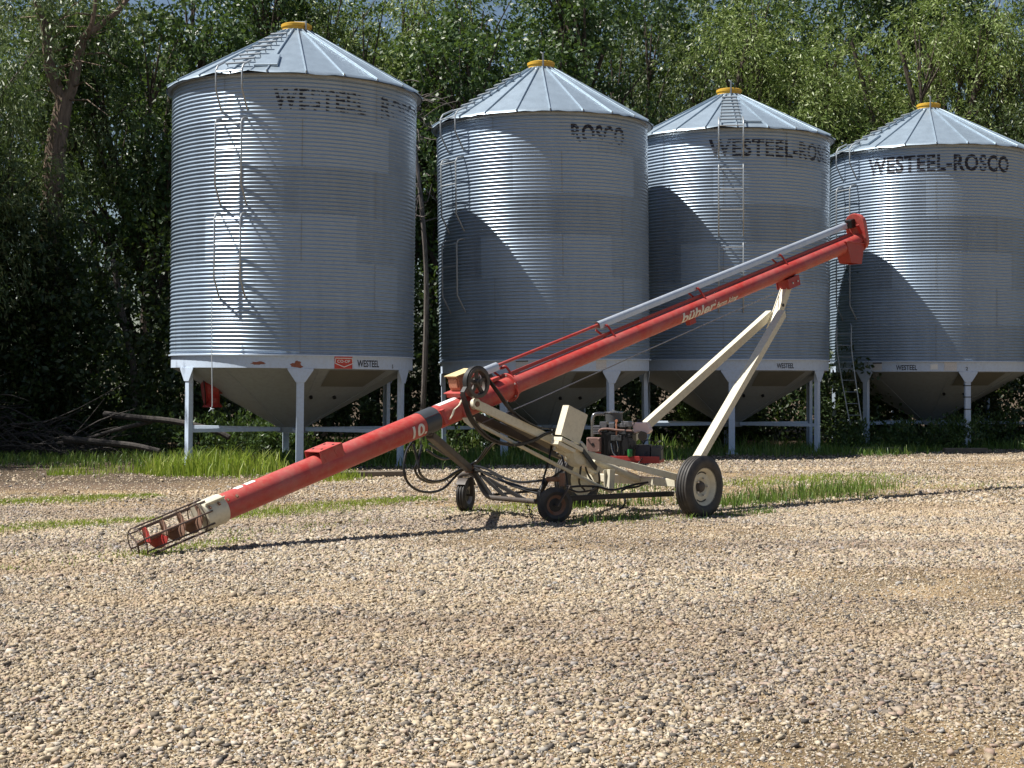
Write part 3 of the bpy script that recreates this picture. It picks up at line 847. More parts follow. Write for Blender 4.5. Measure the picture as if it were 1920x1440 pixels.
# ------------------------------------------------------------------ the grain bins
def make_bin(dist, axpx, Y, D, zb, ze, zl, label, lead, legs, tilt, text, ladder_a, band_text, hatch_a, lidpx=None, letters=0.36, seed=1):
    """lead: direction from bin to camera; angles are measured from it, positive to the right"""
    rnd = random.Random(seed)
    k_ = dist / Y; Y = dist; D *= k_; zb, ze, zl = (EYE + (q - EYE) * k_ for q in (zb, ze, zl)); letters *= k_
    X = (axpx - 960) / F * Y
    R = D / 2
    root = empty("grain_bin", (X, Y, 0), label, "grain bin", "steel grain bins in a row")
    root.rotation_euler = (0, R_(tilt), 0)
    f0 = math.atan2(-X, Y)      # facing, rotates with the bin's place
    def at(a, r, z):
        q = R_(a) + f0
        return Vector((r * math.sin(q), -r * math.cos(q), z))
    O = Vector((0, 0, 0))
    ring = (ze - zb) / 6; pitch = ring / 12
    amp = pitch * 0.16
    def wr(z): return R + amp * math.cos(2 * PI * (z - zb) / pitch)
    # wall
    ncor = 72; ns = 8; nz = ncor * ns + 1; na = 144
    zz = zb + np.arange(nz) * (ze - zb) / (nz - 1)
    rr = R + amp * np.cos(2 * PI * (zz - zb) / pitch)
    aa = np.arange(na) * 2 * PI / na
    V = np.stack([rr[:, None] * np.cos(aa)[None], rr[:, None] * np.sin(aa)[None], np.repeat(zz[:, None], na, 1)], -1).reshape(-1, 3)
    i = np.arange(nz - 1)[:, None] * na; j = np.arange(na)[None]; k = (j + 1) % na
    Fq = np.stack([i + j, i + k, i + na + k, i + na + j], -1).reshape(-1, 4)
    gm = galv("galvanised_bin_wall", (0.27, 0.345, 0.44), 0.30, True, 0.32, zb, ring)
    wall = bpy.data.objects.new("wall", np_mesh("wall", V, Fq, gm, smooth=True)); COL.objects.link(wall); wall.parent = root
    # bolts and lap seams
    bo = MB(); seams = []
    def bolt(a, z, s=0.0085):
        p = at(a, wr(z), z); n = at(a, 1, 0); t = Vector((-n.y, n.x, 0))
        vs = [p + t * s, p + Vector((0, 0, s)), p - t * s, p - Vector((0, 0, s)), p + n * s * 1.1]
        bo.add(vs, [(0, 1, 4), (1, 2, 4), (2, 3, 4), (3, 0, 4)])
    for rg in range(0, 7):
        z = zb + rg * ring + (pitch * 0.5 if rg == 0 else (-pitch if rg == 6 else 0))
        for q in range(0, 36): bolt(-79 + q * 158 / 36, z)
    for rg in range(6):
        for q in range(3):
            a = -72 + q * 72 + (36 if rg % 2 else 0) + seed * 7 % 20 - 4
            if abs(a) > 80: continue
            for s_ in range(12): bolt(a, zb + rg * ring + (s_ + 0.0) * pitch, 0.008)
            n_ = 96
            vs = []; fs = []
            for m in range(n_ + 1):
                z = zb + rg * ring + ring * m / n_
                for da in (-0.25, 0.25): vs.append(at(a + da, wr(z) + 0.003, z))
            for m in range(n_): fs.append((m * 2, m * 2 + 1, m * 2 + 3, m * 2 + 2))
            sm = MB(); sm.add(vs, fs); sm.build("wall_seam", M['seam'], root, smooth=True, org=O)
    bo.build("wall_bolt", M['bolt_dull'], root, org=O)["kind"] = "stuff"
    # roof of ribbed sheets
    NR = 22; rov = R + 0.13; rl = 0.30
    zev = ze - 0.02
    sl = (zl - zev) / (rov - rl)
    rf = MB(); rb = MB()
    nsub = 4
    for q in range(NR):
        a0 = -180 + 360 * (q + 0.25) / NR; a1 = a0 + 360 / NR
        drop = [rnd.uniform(-0.012, 0.02) for _ in range(nsub + 1)]
        if abs((a0 + a1) / 2 - ladder_a) < 9: drop = [0.0, 0.03, 0.055, 0.03, 0.0]
        drop[0] = drop[-1] = 0
        vs = []; fs = []
        rad = [rl, rov * 0.4, rov * 0.7, rov - 0.10, rov - 0.02, rov]
        for ri, r in enumerate(rad):
            for m in range(nsub + 1):
                a = a0 + (a1 - a0) * m / nsub
                z = zl - (r - rl) * sl
                if ri >= 4: z += drop[m] * (1 if ri == 5 else 0.5)
                if ri == 5: z -= 0.028
                sag = -0.012 * math.sin(PI * m / nsub) * (r / rov)
                vs.append(at(a, r, z + sag))
        w = nsub + 1
        for ri in range(len(rad) - 1):
            for m in range(nsub): fs.append((ri * w + m, ri * w + m + 1, (ri + 1) * w + m + 1, (ri + 1) * w + m))
        rf.add(vs, fs)
        p0 = at(a0, rl, zl + 0.012); p1 = at(a0, rov + 0.005, zl - (rov - rl) * sl - 0.005)
        rb.beam(p0, p1, 0.026, 0.06, at(a0, 0, 1))
    rf.build("roof", M['roof'], root, smooth=True, org=O)
    rb.build("roof_rib", M['roof'], root, bevel=0.008, org=O)["kind"] = "stuff"
    ev = MB()
    ev.lathe([(R - 0.02, ze - 0.11), (R + 0.012, ze - 0.10), (R + 0.014, ze - 0.0), (rov - 0.03, zev - 0.035)], 64)
    ev.build("eave_ring", M['galv_rail'], root, smooth=True, org=O)
    # lid
    ld = MB()
    ld.lathe([(0.285, zl - 0.03), (0.285, zl + 0.10), (0.305, zl + 0.10), (0.31, zl + 0.155), (0.28, zl + 0.17), (0.0, zl + 0.19)], 32)
    lido = ld.build("lid", M['yellow'], root, smooth=True, org=O)
    cl_ = MB(); cl_.lathe([(0.30, zl - 0.04), (0.292, zl + 0.035), (0.25, zl + 0.035)], 32)
    cl_.build("lid_collar", M['roof'], root, smooth=True, org=O)
    hb = MB()
    la = 8 if seed != 1 else 35
    hb.beam(at(la, 0.31, zl - 0.05), at(la, 0.325, zl + 0.33 if seed != 1 else zl + 0.2), 0.035, 0.02, at(la, 1, 0))
    hb.beam(at(la, 0.325, zl + 0.30 if seed != 1 else zl + 0.18), at(la + 180, 0.05, zl + 0.42 if seed != 1 else zl + 0.24), 0.02, 0.02)
    hb.build("lid_lever", M['galv_rail'], root, bevel=0.003, org=O)
    # ladder in three lengths
    ldm = MB()
    half = 0.275
    H = ze - zb
    so = 0.22
    tl = at(ladder_a + 90, 1, 0)      # sideways along the wall
    nl = at(ladder_a, 1, 0)
    lengths = [(-0.02, 0.135, False), (0.165, 0.47, True), (0.50, 0.80, True)]
    cc = math.sqrt(max(R * R - half * half, 0))
    for (f_0, f_1, curl) in lengths:
        zt = ze - H * f_0; zbm = ze - H * f_1
        for sgn in (-1, 1):
            bx = tl * sgn * half
            pw = bx + nl * (cc + 0.01); po = bx + nl * (cc + so)
            if curl: top = [pw + Vector((0, 0, zt)), bx + nl * (cc + so * .55) + Vector((0, 0, zt - 0.01)), bx + nl * (cc + so * .85) + Vector((0, 0, zt - 0.04)), po + Vector((0, 0, zt - 0.11))]
            else: top = [bx + nl * (cc - 0.1) + Vector((0, 0, zt + 0.12)), bx + nl * (cc + so * .7) + Vector((0, 0, zt - 0.0)), po + Vector((0, 0, zt - 0.10))]
            bot = [po + Vector((0, 0, zbm + 0.36)), pw + Vector((0, 0, zbm))]
            path = top + bot
            ldm.tube(path, 0.018, 7)
        z = zt - 0.12
        while z > zbm + 0.34:
            ldm.tube([nl * (cc + so) - tl * half + Vector((0, 0, z)), nl * (cc + so) + tl * half + Vector((0, 0, z))], 0.0135, 6)
            z -= 0.46
    ldm.build("ladder", M['galv_rail'], root, smooth=True, org=O)
    st = MB()
    for q in range(8):
        r = rov - 0.28 - q * (rov - 0.75) / 8
        z = zl - (r - rl) * sl
        hw = half * (0.55 + 0.45 * r / rov) * 0.95
        c0 = at(ladder_a, r, z)
        up = (at(ladder_a, sl, 1)).normalized()
        dn = (at(ladder_a, 1, -sl)).normalized()
        st.beam(c0 - tl * hw + up * 0.07, c0 + tl * hw + up * 0.07, 0.06, 0.03, up)
        for sg in (-1, 1): st.beam(c0 + tl * sg * hw * 0.92, c0 + tl * sg * hw * 0.92 + up * 0.06, 0.015, 0.015, tl)
    st.build("roof_ladder", M['bolt_dull'], root, bevel=0.003, org=O)
    # roof hatch
    if hatch_a is not None:
        hm = MB()
        def rp(a, r, h): return at(a, r, zl - (r - rl) * sl) + at(a, sl, 1).normalized() * h
        r0, r1, w0, w1 = rov - 0.75, rov - 0.22, 4.6, 5.6
        top = [rp(hatch_a - w0, r0, .045), rp(hatch_a + w0, r0, .045), rp(hatch_a + w1, r1, .045), rp(hatch_a - w1, r1, .045)]
        hm.prism([p - at(hatch_a, sl, 1).normalized() * 0.05 for p in top], at(hatch_a, sl, 1).normalized() * 0.055)
        hm.build("roof_hatch", M['roof'], root, bevel=0.012, org=O)
    # ring beam, hopper, outlet collar
    bh = 0.245
    Rb = R - 0.02
    zbb = zb - bh
    b_ = MB(); b_.lathe([(Rb - 0.02, zbb), (Rb, zbb), (Rb, zb - 0.012), (Rb - 0.02, zb - 0.012)], 96, closed=True)
    b_.lathe([(R + 0.03, zb - 0.012), (R + 0.03, zb + 0.012), (R - 0.03, zb + 0.012), (R - 0.03, zb - 0.012)], 96, closed=True)
    b_.build("ring_beam", M['binpaint'], root, smooth=True, org=O)
    zo = EYE - 0.90 * k_; rc = 0.27
    hp = MB()
    hp.lathe([(Rb - 0.03, zbb + 0.05), (Rb - 0.03, zbb - 0.005), (rc, zo), (rc, zo - 0.09), (rc + 0.05, zo - 0.09), (rc + 0.05, zo - 0.11), (0.001, zo - 0.11)], 64)
    for q in range(8):
        a = q * 45 + 12
        hp.beam(at(a, Rb - 0.05, zbb - 0.012), at(a, rc + 0.02, zo + 0.006), 0.03, 0.02, at(a, 0.6, -1))
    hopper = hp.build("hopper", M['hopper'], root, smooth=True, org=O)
    def hz(r): return zbb - 0.005 - (Rb - 0.03 - r) * (zbb - 0.005 - zo) / (Rb - 0.03 - rc)
    pm = MB()  # thin darker grey sheet laid on the upper part of the cone
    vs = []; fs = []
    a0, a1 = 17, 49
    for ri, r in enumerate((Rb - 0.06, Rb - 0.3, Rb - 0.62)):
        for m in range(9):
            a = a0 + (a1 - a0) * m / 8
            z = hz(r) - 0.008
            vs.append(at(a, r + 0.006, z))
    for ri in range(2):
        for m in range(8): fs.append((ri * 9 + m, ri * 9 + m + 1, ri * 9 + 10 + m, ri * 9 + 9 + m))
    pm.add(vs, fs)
    pm.build("hopper_patch", M['hopper_dark'], root, smooth=True, org=O, label="dark patch on the pale hopper")
    for a in (14, 34):
        kn = MB(); c_ = at(a, Rb - 0.98, hz(Rb - 0.98)); n_ = at(a, 0.55, -0.83)
        kn.tube([c_, c_ + n_ * 0.05], 0.035, 10); kn.build("hopper_port", M['dark'], root, smooth=True, org=O)
    # legs with gussets, spokes to the collar
    for li, a in enumerate(legs):
        n_ = at(a, 1, 0); t_ = at(a + 90, 1, 0); rl_ = Rb - 0.075
        c0 = n_ * rl_
        lg = MB()
        w = 0.14
        lg.prism([c0 + t_ * -w / 2 + n_ * 0.07, c0 + t_ * w / 2 + n_ * 0.07, c0 + t_ * w / 2 - n_ * 0.02, c0 + t_ * (w / 2 - 0.02) - n_ * 0.02, c0 + t_ * (w / 2 - 0.02) + n_ * 0.055,
                  c0 - t_ * (w / 2 - 0.02) + n_ * 0.055, c0 - t_ * (w / 2 - 0.02) - n_ * 0.02, c0 - t_ * w / 2 - n_ * 0.02], Vector((0, 0, zbb + 0.02)))
        lg.box((0, 0, 0.02), (0.26, 0.2, 0.03), Matrix.Translation(c0) @ Matrix.Rotation(R_(a) + f0, 4, 'Z'))
        leg = lg.build("leg", M['binpaint'], root, bevel=0.004, org=O)
        gs = MB()
        gz = zbb - 0.002
        gs.prism([c0 + n_ * 0.073 - t_ * 0.24 + Vector((0, 0, gz)), c0 + n_ * 0.073 + t_ * 0.24 + Vector((0, 0, gz)), c0 + n_ * 0.073 + t_ * 0.24 + Vector((0, 0, gz - 0.03)), c0 + n_ * 0.073 + t_ * 0.085 + Vector((0, 0, gz - 0.26)),
                  c0 + n_ * 0.073 - t_ * 0.085 + Vector((0, 0, gz - 0.26)), c0 + n_ * 0.073 - t_ * 0.24 + Vector((0, 0, gz - 0.03))], n_ * 0.014)
        gs.build("gusset", M['binpaint'], leg, bevel=0.003, org=O)
        sp = MB()
        sp.beam(n_ * (rl_ - 0.03) + Vector((0, 0, zo - 0.045)), n_ * (rc + 0.03) + Vector((0, 0, zo - 0.045)), 0.06, 0.075)
        sp.build("brace", M['binpaint'], root, bevel=0.004, org=O)
    # lettering on the top ring
    def cyl(rad_add, zc):
        def mp(u, v, a_start):
            a = a_start + math.degrees(u / R)
            return at(a, wr(zc + v) + rad_add, zc + v)
        return mp
    zc = ze - 0.30 - letters
    for (body, a_s, a_e, mat) in text:
        width = R_(a_e - a_s) * R
        m0 = cyl(0.006, zc)
        letter_part("lettering", body, mat, root, lambda u, v, a_s=a_s: m0(u, v, a_s), letters, width, offset=0.03, stepx=0.06, stepy=pitch / 6, space=1.08)
    def flat(a_s, zc, add=0.004):
        return lambda u, v: at(a_s + math.degrees(u / Rb), Rb + add, zc + v)
    for (body, a_s, wid, hh, dz, mat) in band_text:
        letter_part("band_lettering", body, mat, root, flat(a_s, zbb + dz), hh, wid, offset=0.02, stepx=0.04)
    return root, at, R, Rb, zb, zbb, ze, f0

def band_plate(B, a0, a1, z0, z1, mat, name="notice", add=0.004, parent=None, label=None):
    root, at, R, Rb, zb, zbb, ze, f0 = B
    mb = MB(); n = 6; vs = []
    for i in range(n + 1):
        a = a0 + (a1 - a0) * i / n
        vs += [at(a, Rb + add, zbb + z0), at(a, Rb + add, zbb + z1)]
    fs = [(i * 2, i * 2 + 2, i * 2 + 3, i * 2 + 1) for i in range(n)]
    # a little thickness
    k = len(vs)
    vs2 = [v * 1.0 for v in vs]
    for i in range(n + 1):
        a = a0 + (a1 - a0) * i / n
        vs2 += [at(a, Rb - 0.001, zbb + z0), at(a, Rb - 0.001, zbb + z1)]
    fs += [(i * 2, i * 2 + 2, k + i * 2 + 2, k + i * 2) for i in range(n)] + [(i * 2 + 1, k + i * 2 + 1, k + i * 2 + 3, i * 2 + 3) for i in range(n)]
    mb.add(vs2, fs)
    return mb.build(name, mat, parent or root, org=Vector((0, 0, 0)), label=label)

W1 = worn_letter("very_faded_lettering", 0.83)
W1b = worn_letter("faded_lettering", 0.76, 7.0, 0.9)
W2 = worn_letter("half_faded_lettering", 0.74, 6.88, 1.1)
W3 = worn_letter("chipped_lettering", 0.72)
W4 = worn_letter("chipped_lettering_dark", 0.67)
NV = M['navy']
B1 = make_bin(31.0, 547.5, 32.3, 5.05, 2.165, 7.66, 8.96, "largest grain bin at the left with a red and white shop decal on its band", 0,
    [-56.7, 3.3, 63.3, 123.3, 183.3, 243.3], 0.6,
    [("WESTEEL", -10, 33, W1), ("ROSCO", 42, 80, W1b)], -28,
    [("WESTEEL", 30, 0.53, 0.125, 0.045, NV), ("S", 52, 0.045, 0.07, 0.03, M['grey_box'])], -14, seed=1, letters=0.40)
B2 = make_bin(34.26, 1023.5, 34.26, 4.67, 2.105, 7.30, 8.585, "second grain bin from the left with only the end of its lettering left", 0,
    [-22.6, 37.4, 97.4, 157.4, 217.4, 277.4], -0.7, [("ROSCO", 15, 48, W2)], -52, [], None, seed=2)
B3 = make_bin(37.2, 1367, 36.7, 4.70, 2.15, 7.36, 8.45, "third grain bin from the left, its ladder facing the camera", 0,
    [1.5, 61.5, -58.5, 121.5, 181.5, 241.5], 0.0, [("WESTEEL-ROSCO", -11, 80, W3)], 1, [("WESTEEL", 27, 0.47, 0.11, 0.05, NV)], 13, seed=3)
B4 = make_bin(40.3, 1741, 38.3, 4.82, 2.125, 7.24, 8.40, "rightmost grain bin with a steel ladder leaning against its frame", 0,
    [22, -38, 82, 142, 202, 262], 0.0, [("WESTEEL-ROSCO", -35, 49, W4)], -50, [("WESTEEL", -18, 0.52, 0.12, 0.04, NV), ("2", 20.5, 0.06, 0.08, 0.03, M['grey_box'])], -42, seed=4)
# decals and notices on the ring beams
dc = band_plate(B1, 18.6, 27.4, 0.004, 0.241, M['coop_red'], "shop_decal", 0.004, label="red decal with a white shield outline")
r1 = B1
def b1map(a0, zc, add): return lambda u, v: r1[1](a0 + math.degrees(u / r1[3]), r1[3] + add, r1[5] + zc + v)
letter_part("decal_lettering", "CO-OP", M['white'], dc, b1map(19.9, 0.118, 0.008), 0.052, 0.265, offset=0.02, stepx=0.04)
sh_ = [(0.02, 0.200), (0.355, 0.200), (0.375, 0.105), (0.19, 0.035), (0.005, 0.105)]
mbs = MB()
for i in range(5):
    (ua, va), (ub, vb) = sh_[i], sh_[(i + 1) % 5]
    n = 5
    for k in range(n):
        f = b1map(18.7, 0.0, 0.007)
        p = f(ua + (ub - ua) * k / n, va + (vb - va) * k / n); q = f(ua + (ub - ua) * (k + 1) / n, va + (vb - va) * (k + 1) / n)
        mbs.beam(p, q, 0.004, 0.014, (q - p).cross(r1[1](23, 1, 0)), 0.003)
mbs.build("decal_outline", M['white'], dc, org=Vector((0, 0, 0)))
def rust_blot(B, a, z, w, h, seed):
    rd = random.Random(seed); root, at, R, Rb, zb, zbb, ze, f0 = B
    vs = [at(a, Rb + 0.003, zbb + z)]; n = 18
    for i in range(n):
        t = 2 * PI * i / n; k = rd.uniform(0.6, 1.15)
        vs.append(at(a + math.degrees(w * math.cos(t) * k / Rb), Rb + 0.003, zbb + z + h * math.sin(t) * k))
    mb = MB(); mb.add(vs, [(0, 1 + i, 1 + (i + 1) % n) for i in range(n)])
    mb.build("rust_blotch", M['rust_patch'], root, org=Vector((0, 0, 0)), label="rust blotch on the pale ring beam")
rust_blot(B1, -15.5, 0.09, 0.15, 0.035, 3); rust_blot(B1, 1.5, 0.05, 0.13, 0.05, 4); rust_blot(B1, 2, 0.10, 0.06, 0.05, 6)
band_plate(B2, 27.6, 34.0, 0.03, 0.225, M['label_plate'])
band_plate(B2, -15.0, -8.5, 0.02, 0.21, M['label_plate']); band_plate(B2, -15.0, -8.5, 0.21, 0.245, M['dark'], "notice_heading", 0.005)
band_plate(B4, -32.5, -26.5, 0.03, 0.2, M['label_plate']); band_plate(B4, -32.5, -26.5, 0.2, 0.235, M['dark'], "notice_heading", 0.005)
band_plate(B4, 8.5, 15.5, 0.02, 0.225, M['label_plate']); band_plate(B4, 1.0, 5.0, 0.05, 0.18, M['white'], "notice")
# black bands round one leg of the rightmost bin
for z in (0.98, 1.28, 1.56):
    mb = MB(); root, at, R, Rb, zb, zbb, ze, f0 = B4
    n_ = at(22, 1, 0); t_ = at(112, 1, 0); c0 = n_ * (Rb - 0.075)
    mb.box((0, 0, 0), (0.19, 0.102, 0.022), Matrix.Translation(c0 + n_ * 0.025 + Vector((0, 0, z))) @ Matrix.Rotation(R_(22) + f0, 4, 'Z'))
    mb.build("leg_band", M['dark'], root, org=Vector((0, 0, 0)))
# red aeration fan on the hopper of the leftmost bin
root, at, R, Rb, zb, zbb, ze, f0 = B1
fc = P(390, 729, 30.2) - Vector(root.location)
mb = MB()
ax = Vector((0.8, 0.25, 0.1)).normalized()
Mf = Matrix.Translation(fc) @ ax.to_track_quat('Z', 'Y').to_matrix().to_4x4()
mb.lathe([(0.30, -0.12), (0.32, -0.10), (0.27, -0.06), (0.25, 0.16), (0.14, 0.20), (0.12, 0.55)], 28, Mf)
fan = mb.build("aeration_fan", M['red_dark'], root, smooth=True, org=Vector((0, 0, 0)), label="red aeration fan under the hopper")
mb = MB(); mb.lathe([(0.325, -0.125), (0.335, -0.115), (0.325, -0.10), (0.305, -0.115)], 28, Mf, True); mb.build("fan_guard", M['dark'], fan, smooth=True, org=Vector((0, 0, 0)))
mb = MB(); mb.lathe([(0.2, -0.37), (0.19, -0.35), (0.14, -0.28), (0.14, 0.0)], 24, Matrix.Translation(fc + Vector((0.08, 0, 0)))); mb.build("fan_base", M['red_dark'], fan, smooth=True, org=Vector((0, 0, 0)))
# rope hanging from the ladder of the leftmost bin
rp = [P(397, 560, 28.6), P(397, 640, 28.57), P(397.5, 700, 28.55), P(398, 755, 28.55), P(397, 762, 28.55)]
mb = MB(); mb.tube(spline(rp, 4), 0.009, 6)
kp = P(397, 766, 28.55)
for d in ((-0.06, 0, -0.05), (0.03, 0, -0.06), (0.05, 0, 0.0), (-0.03, 0.02, 0.02)): mb.tube([kp, kp + Vector(d)], [0.016, 0.006], 6)
tag(mb.build("rope", M['rope'], None, smooth=True), "thin grey rope with a knotted end hanging below the ladder of the largest bin", "rope")
# loose ladder at the rightmost bin
mb = MB()
a0, a1 = P(1569, 612, 38.2), P(1592, 786, 37.9); b0, b1 = P(1596, 612, 38.1), P(1615, 786, 37.8)
for (p, q) in ((a0, a1), (b0, b1)):
    kx = p.lerp(q, 0.3); kx.x = p.x
    mb.tube(spline([p + Vector((0.02, 0.12, 0.03)), p, kx, q, q + Vector((0.05, 0.06, -0.06))], 5), 0.016, 7)
for i in range(8):
    t = 0.08 + 0.125 * i
    kx0 = a0.lerp(a1, 0.3); kx0.x = a0.x; kx1 = b0.lerp(b1, 0.3); kx1.x = b0.x
    def lp(p, k, q, t): return p.lerp(k, t / .3) if t < .3 else k.lerp(q, (t - .3) / .7)
    mb.tube([lp(a0, kx0, a1, t), lp(b0, kx1, b1, t)], 0.011, 6)
tag(mb.build("ladder", M['galv_rail'], None, smooth=True), "bent steel ladder section hanging beside the left legs of the rightmost bin", "ladder")
# timbers on the ground under the bins
for (p, q, lab) in ((P(500, 899, 25.9), P(760, 896, 26.6), "weathered timber sleeper on the ground below the largest bin"),
                    (P(1600, 846, 36.5), P(1690, 846, 36.5), "weathered timber under the left front leg of the rightmost bin"),
                    (P(1770, 848, 36.0), P(1850, 848, 36.0), "weathered timber under the banded leg of the rightmost bin")):
    mb = MB(); p = Vector((p.x, p.y, 0.05)); q = Vector((q.x, q.y, 0.05)); mb.beam(p, q, 0.2, 0.1)
    tag(mb.build("timber", M['timber'], None, bevel=0.01), lab, "timber", "timbers under the bins")

# ------------------------------------------------------------------ the grain auger
A0 = P(258, 1018.5, 14.3); A1 = P(1612, 448.5, 23.5)
AX = (A1 - A0).normalized(); ALEN = (A1 - A0).length
ah = Vector((AX.x, AX.y, 0)).normalized()
SD = Vector((ah.y, -ah.x, 0))               # sideways, towards the camera's right
NU = SD.cross(AX).normalized()              # up, square to the tube
aroot = empty("grain_auger", (1.5, 19.4, 0), "long red grain auger on cream wheeled frame standing before the bins", "grain auger")
AO = Vector(aroot.location)
def tpx(px):
    """distance along the tube for a column of the photograph"""
    k = (px - 960) / F
    # (A0 + AX t).x = k (A0 + AX t).y
    return (k * A0.y - A0.x) / (AX.x - k * AX.y)
def tsd(px, s, n):
    k = (px - 960) / F; o = A0 + SD * s + NU * n
    return (k * o.y - o.x) / (AX.x - k * AX.y)
def L(t, s=0.0, n=0.0): return A0 + AX * t + SD * s + NU * n
def V(px, py, off=0.0):
    """point of the photograph on the upright plane that runs along the tube, off metres to the side"""
    d = Vector(((px - 960) / F, 1.0, -(py - HOR) / F)); o = Vector((0, 0, EYE))
    q = A0 + SD * off
    k = (q - o).dot(SD) / d.dot(SD)
    return o + d * k
def part(mb, name, mat, parent=None, smooth=False, bevel=0.0, label=None):
    return mb.build(name, M[mat], parent or aroot, smooth=smooth, bevel=bevel, org=AO, label=label)
MA = Matrix.Translation(A0) @ Matrix((( SD.x, NU.x, AX.x, 0), (SD.y, NU.y, AX.y, 0), (SD.z, NU.z, AX.z, 0), (0, 0, 0, 1)))   # local: x side, y up, z along
RL, RU = 0.134, 0.110
tS0, tS1 = tpx(375), tpx(414)
tF = tpx(952)
# tubes
mb = MB(); mb.lathe([(RL - 0.01, tS0 + 0.01), (RL, tS0 + 0.01), (RL, tF), (RL - 0.01, tF)], 40, MA); low = part(mb, "lower_tube", 'red', smooth=True)
mb = MB(); mb.lathe([(RU, tF), (RU, tpx(1606))], 40, MA); upt = part(mb, "upper_tube", 'red', smooth=True)
mb = MB(); mb.lathe([(RL + 0.005, tS0), (RL + 0.014, tS0), (RL + 0.014, tS1), (RL + 0.002, tS1)], 40, MA); slv = part(mb, "intake_sleeve", 'cream', smooth=True, label="chipped cream sleeve round the intake")
mb = MB()
for sg in (1,):
    q = 48
    v = Vector((math.cos(R_(q)), math.sin(R_(q)), 0))
    p0 = L(tS0 + 0.02, v.x * (RL + 0.03), v.y * (RL + 0.03)); p1 = L(tS1 - 0.005, v.x * (RL + 0.03), v.y * (RL + 0.03))
    mb.beam(p0, p1, 0.012, 0.045, SD * v.x + NU * v.y)
part(mb, "clamp_flange", 'cream', slv, bevel=0.003)
mb = MB()
for k in range(4):
    v = Vector((math.cos(R_(40)), math.sin(R_(40)), 0)); t = tS0 + 0.05 + k * 0.11
    c = L(t, v.x * (RL + 0.02), v.y * (RL + 0.02)); mb.tube([c, c + (SD * 0.7 - NU * 0.5).normalized() * 0.03], 0.013, 6)
part(mb, "clamp_bolt", 'rust', slv)["kind"] = "stuff"
mb = MB(); mb.lathe([(RL - 0.012, tS0 + 0.004), (0.02, tS0 + 0.02)], 32, MA); part(mb, "intake_mouth", 'dark', smooth=True)
# cage of rods
cage = MB()
for q in (95, 70, 20, -28, -60, -95, 150, 205):
    v = (math.cos(R_(q)), math.sin(R_(q)))
    cage.tube([L(0.0, v[0] * 0.152, v[1] * 0.152), L(tS0 + 0.06, v[0] * 0.156, v[1] * 0.156)], 0.0085, 6)
for tt in (0.0, tS0 - 0.03):
    cage.lathe([(0.152 + 0.006 * math.cos(a), tt + 0.006 * math.sin(a)) for a in (i * PI / 3 for i in range(6))], 28, MA, True)
for q in (20, 140, 260):
    v = (math.cos(R_(q)), math.sin(R_(q)))
    cage.tube([L(0.0, 0, 0), L(0.0, v[0] * 0.152, v[1] * 0.152)], 0.009, 6)
part(cage, "intake_cage", 'cage', smooth=True)
# flighting: a true screw
def screw(t0, t1, pitch, r0, r1, th=0.006):
    mb = MB(); n = int((t1 - t0) / pitch * 28); vs = []; fs = []
    for i in range(n + 1):
        t = t0 + (t1 - t0) * i / n; a = 2 * PI * (t - t0) / pitch
        for (r, dz) in ((r0, -th / 2), (r1, -th / 2), (r1, th / 2), (r0, th / 2)):
            vs.append(L(t + dz, math.cos(a) * r, math.sin(a) * r))
    for i in range(n):
        for j in range(4):
            k = (j + 1) % 4
            fs.append((i * 4 + j, i * 4 + k, i * 4 + 4 + k, i * 4 + 4 + j))
    mb.add(vs, fs); return mb
mb = screw(0.26, tS0 + 0.25, 0.2, 0.02, 0.125); mb.tube([L(0.0), L(tS0 + 0.3)], 0.022, 10)
fl = part(mb, "flighting", 'rust', smooth=True)
mb = screw(0.06, 0.255, 0.2, 0.024, 0.127); part(mb, "first_flight", 'red_dark', fl, smooth=True, label="red painted first turn of the screw")
# saddle bracket on the lower tube
t0, t1 = tpx(592), tpx(634)
mb = MB()
for s_, n_ in ((0.0, RL + 0.045),): mb.beam(L(t0, 0, n_), L(t1, 0, n_), 0.25, 0.012, NU)
for sg in (-1, 1): mb.beam(L(t0, sg * 0.121, RL - 0.03), L(t1, sg * 0.121, RL - 0.03), 0.01, 0.14, NU)
sad = part(mb, "saddle_bracket", 'red', bevel=0.004)
mb = MB()
for tt in (0.25, 0.75):
    for sg in (-1, 1):
        c = L(t0 + (t1 - t0) * tt, sg * 0.07, RL + 0.0515); mb.tube([c, c + NU * 0.004], 0.013, 10)
part(mb, "bolt_hole", 'dark', sad)["kind"] = "stuff"
mb = MB()
for tt in (0.12, 0.62): mb.beam(L(t0 + (t1 - t0) * tt, 0.127, RL + 0.01), L(t0 + (t1 - t0) * tt + 0.03, 0.127, RL - 0.075), 0.006, 0.02, AX)
part(mb, "bracket_slot", 'red', sad)
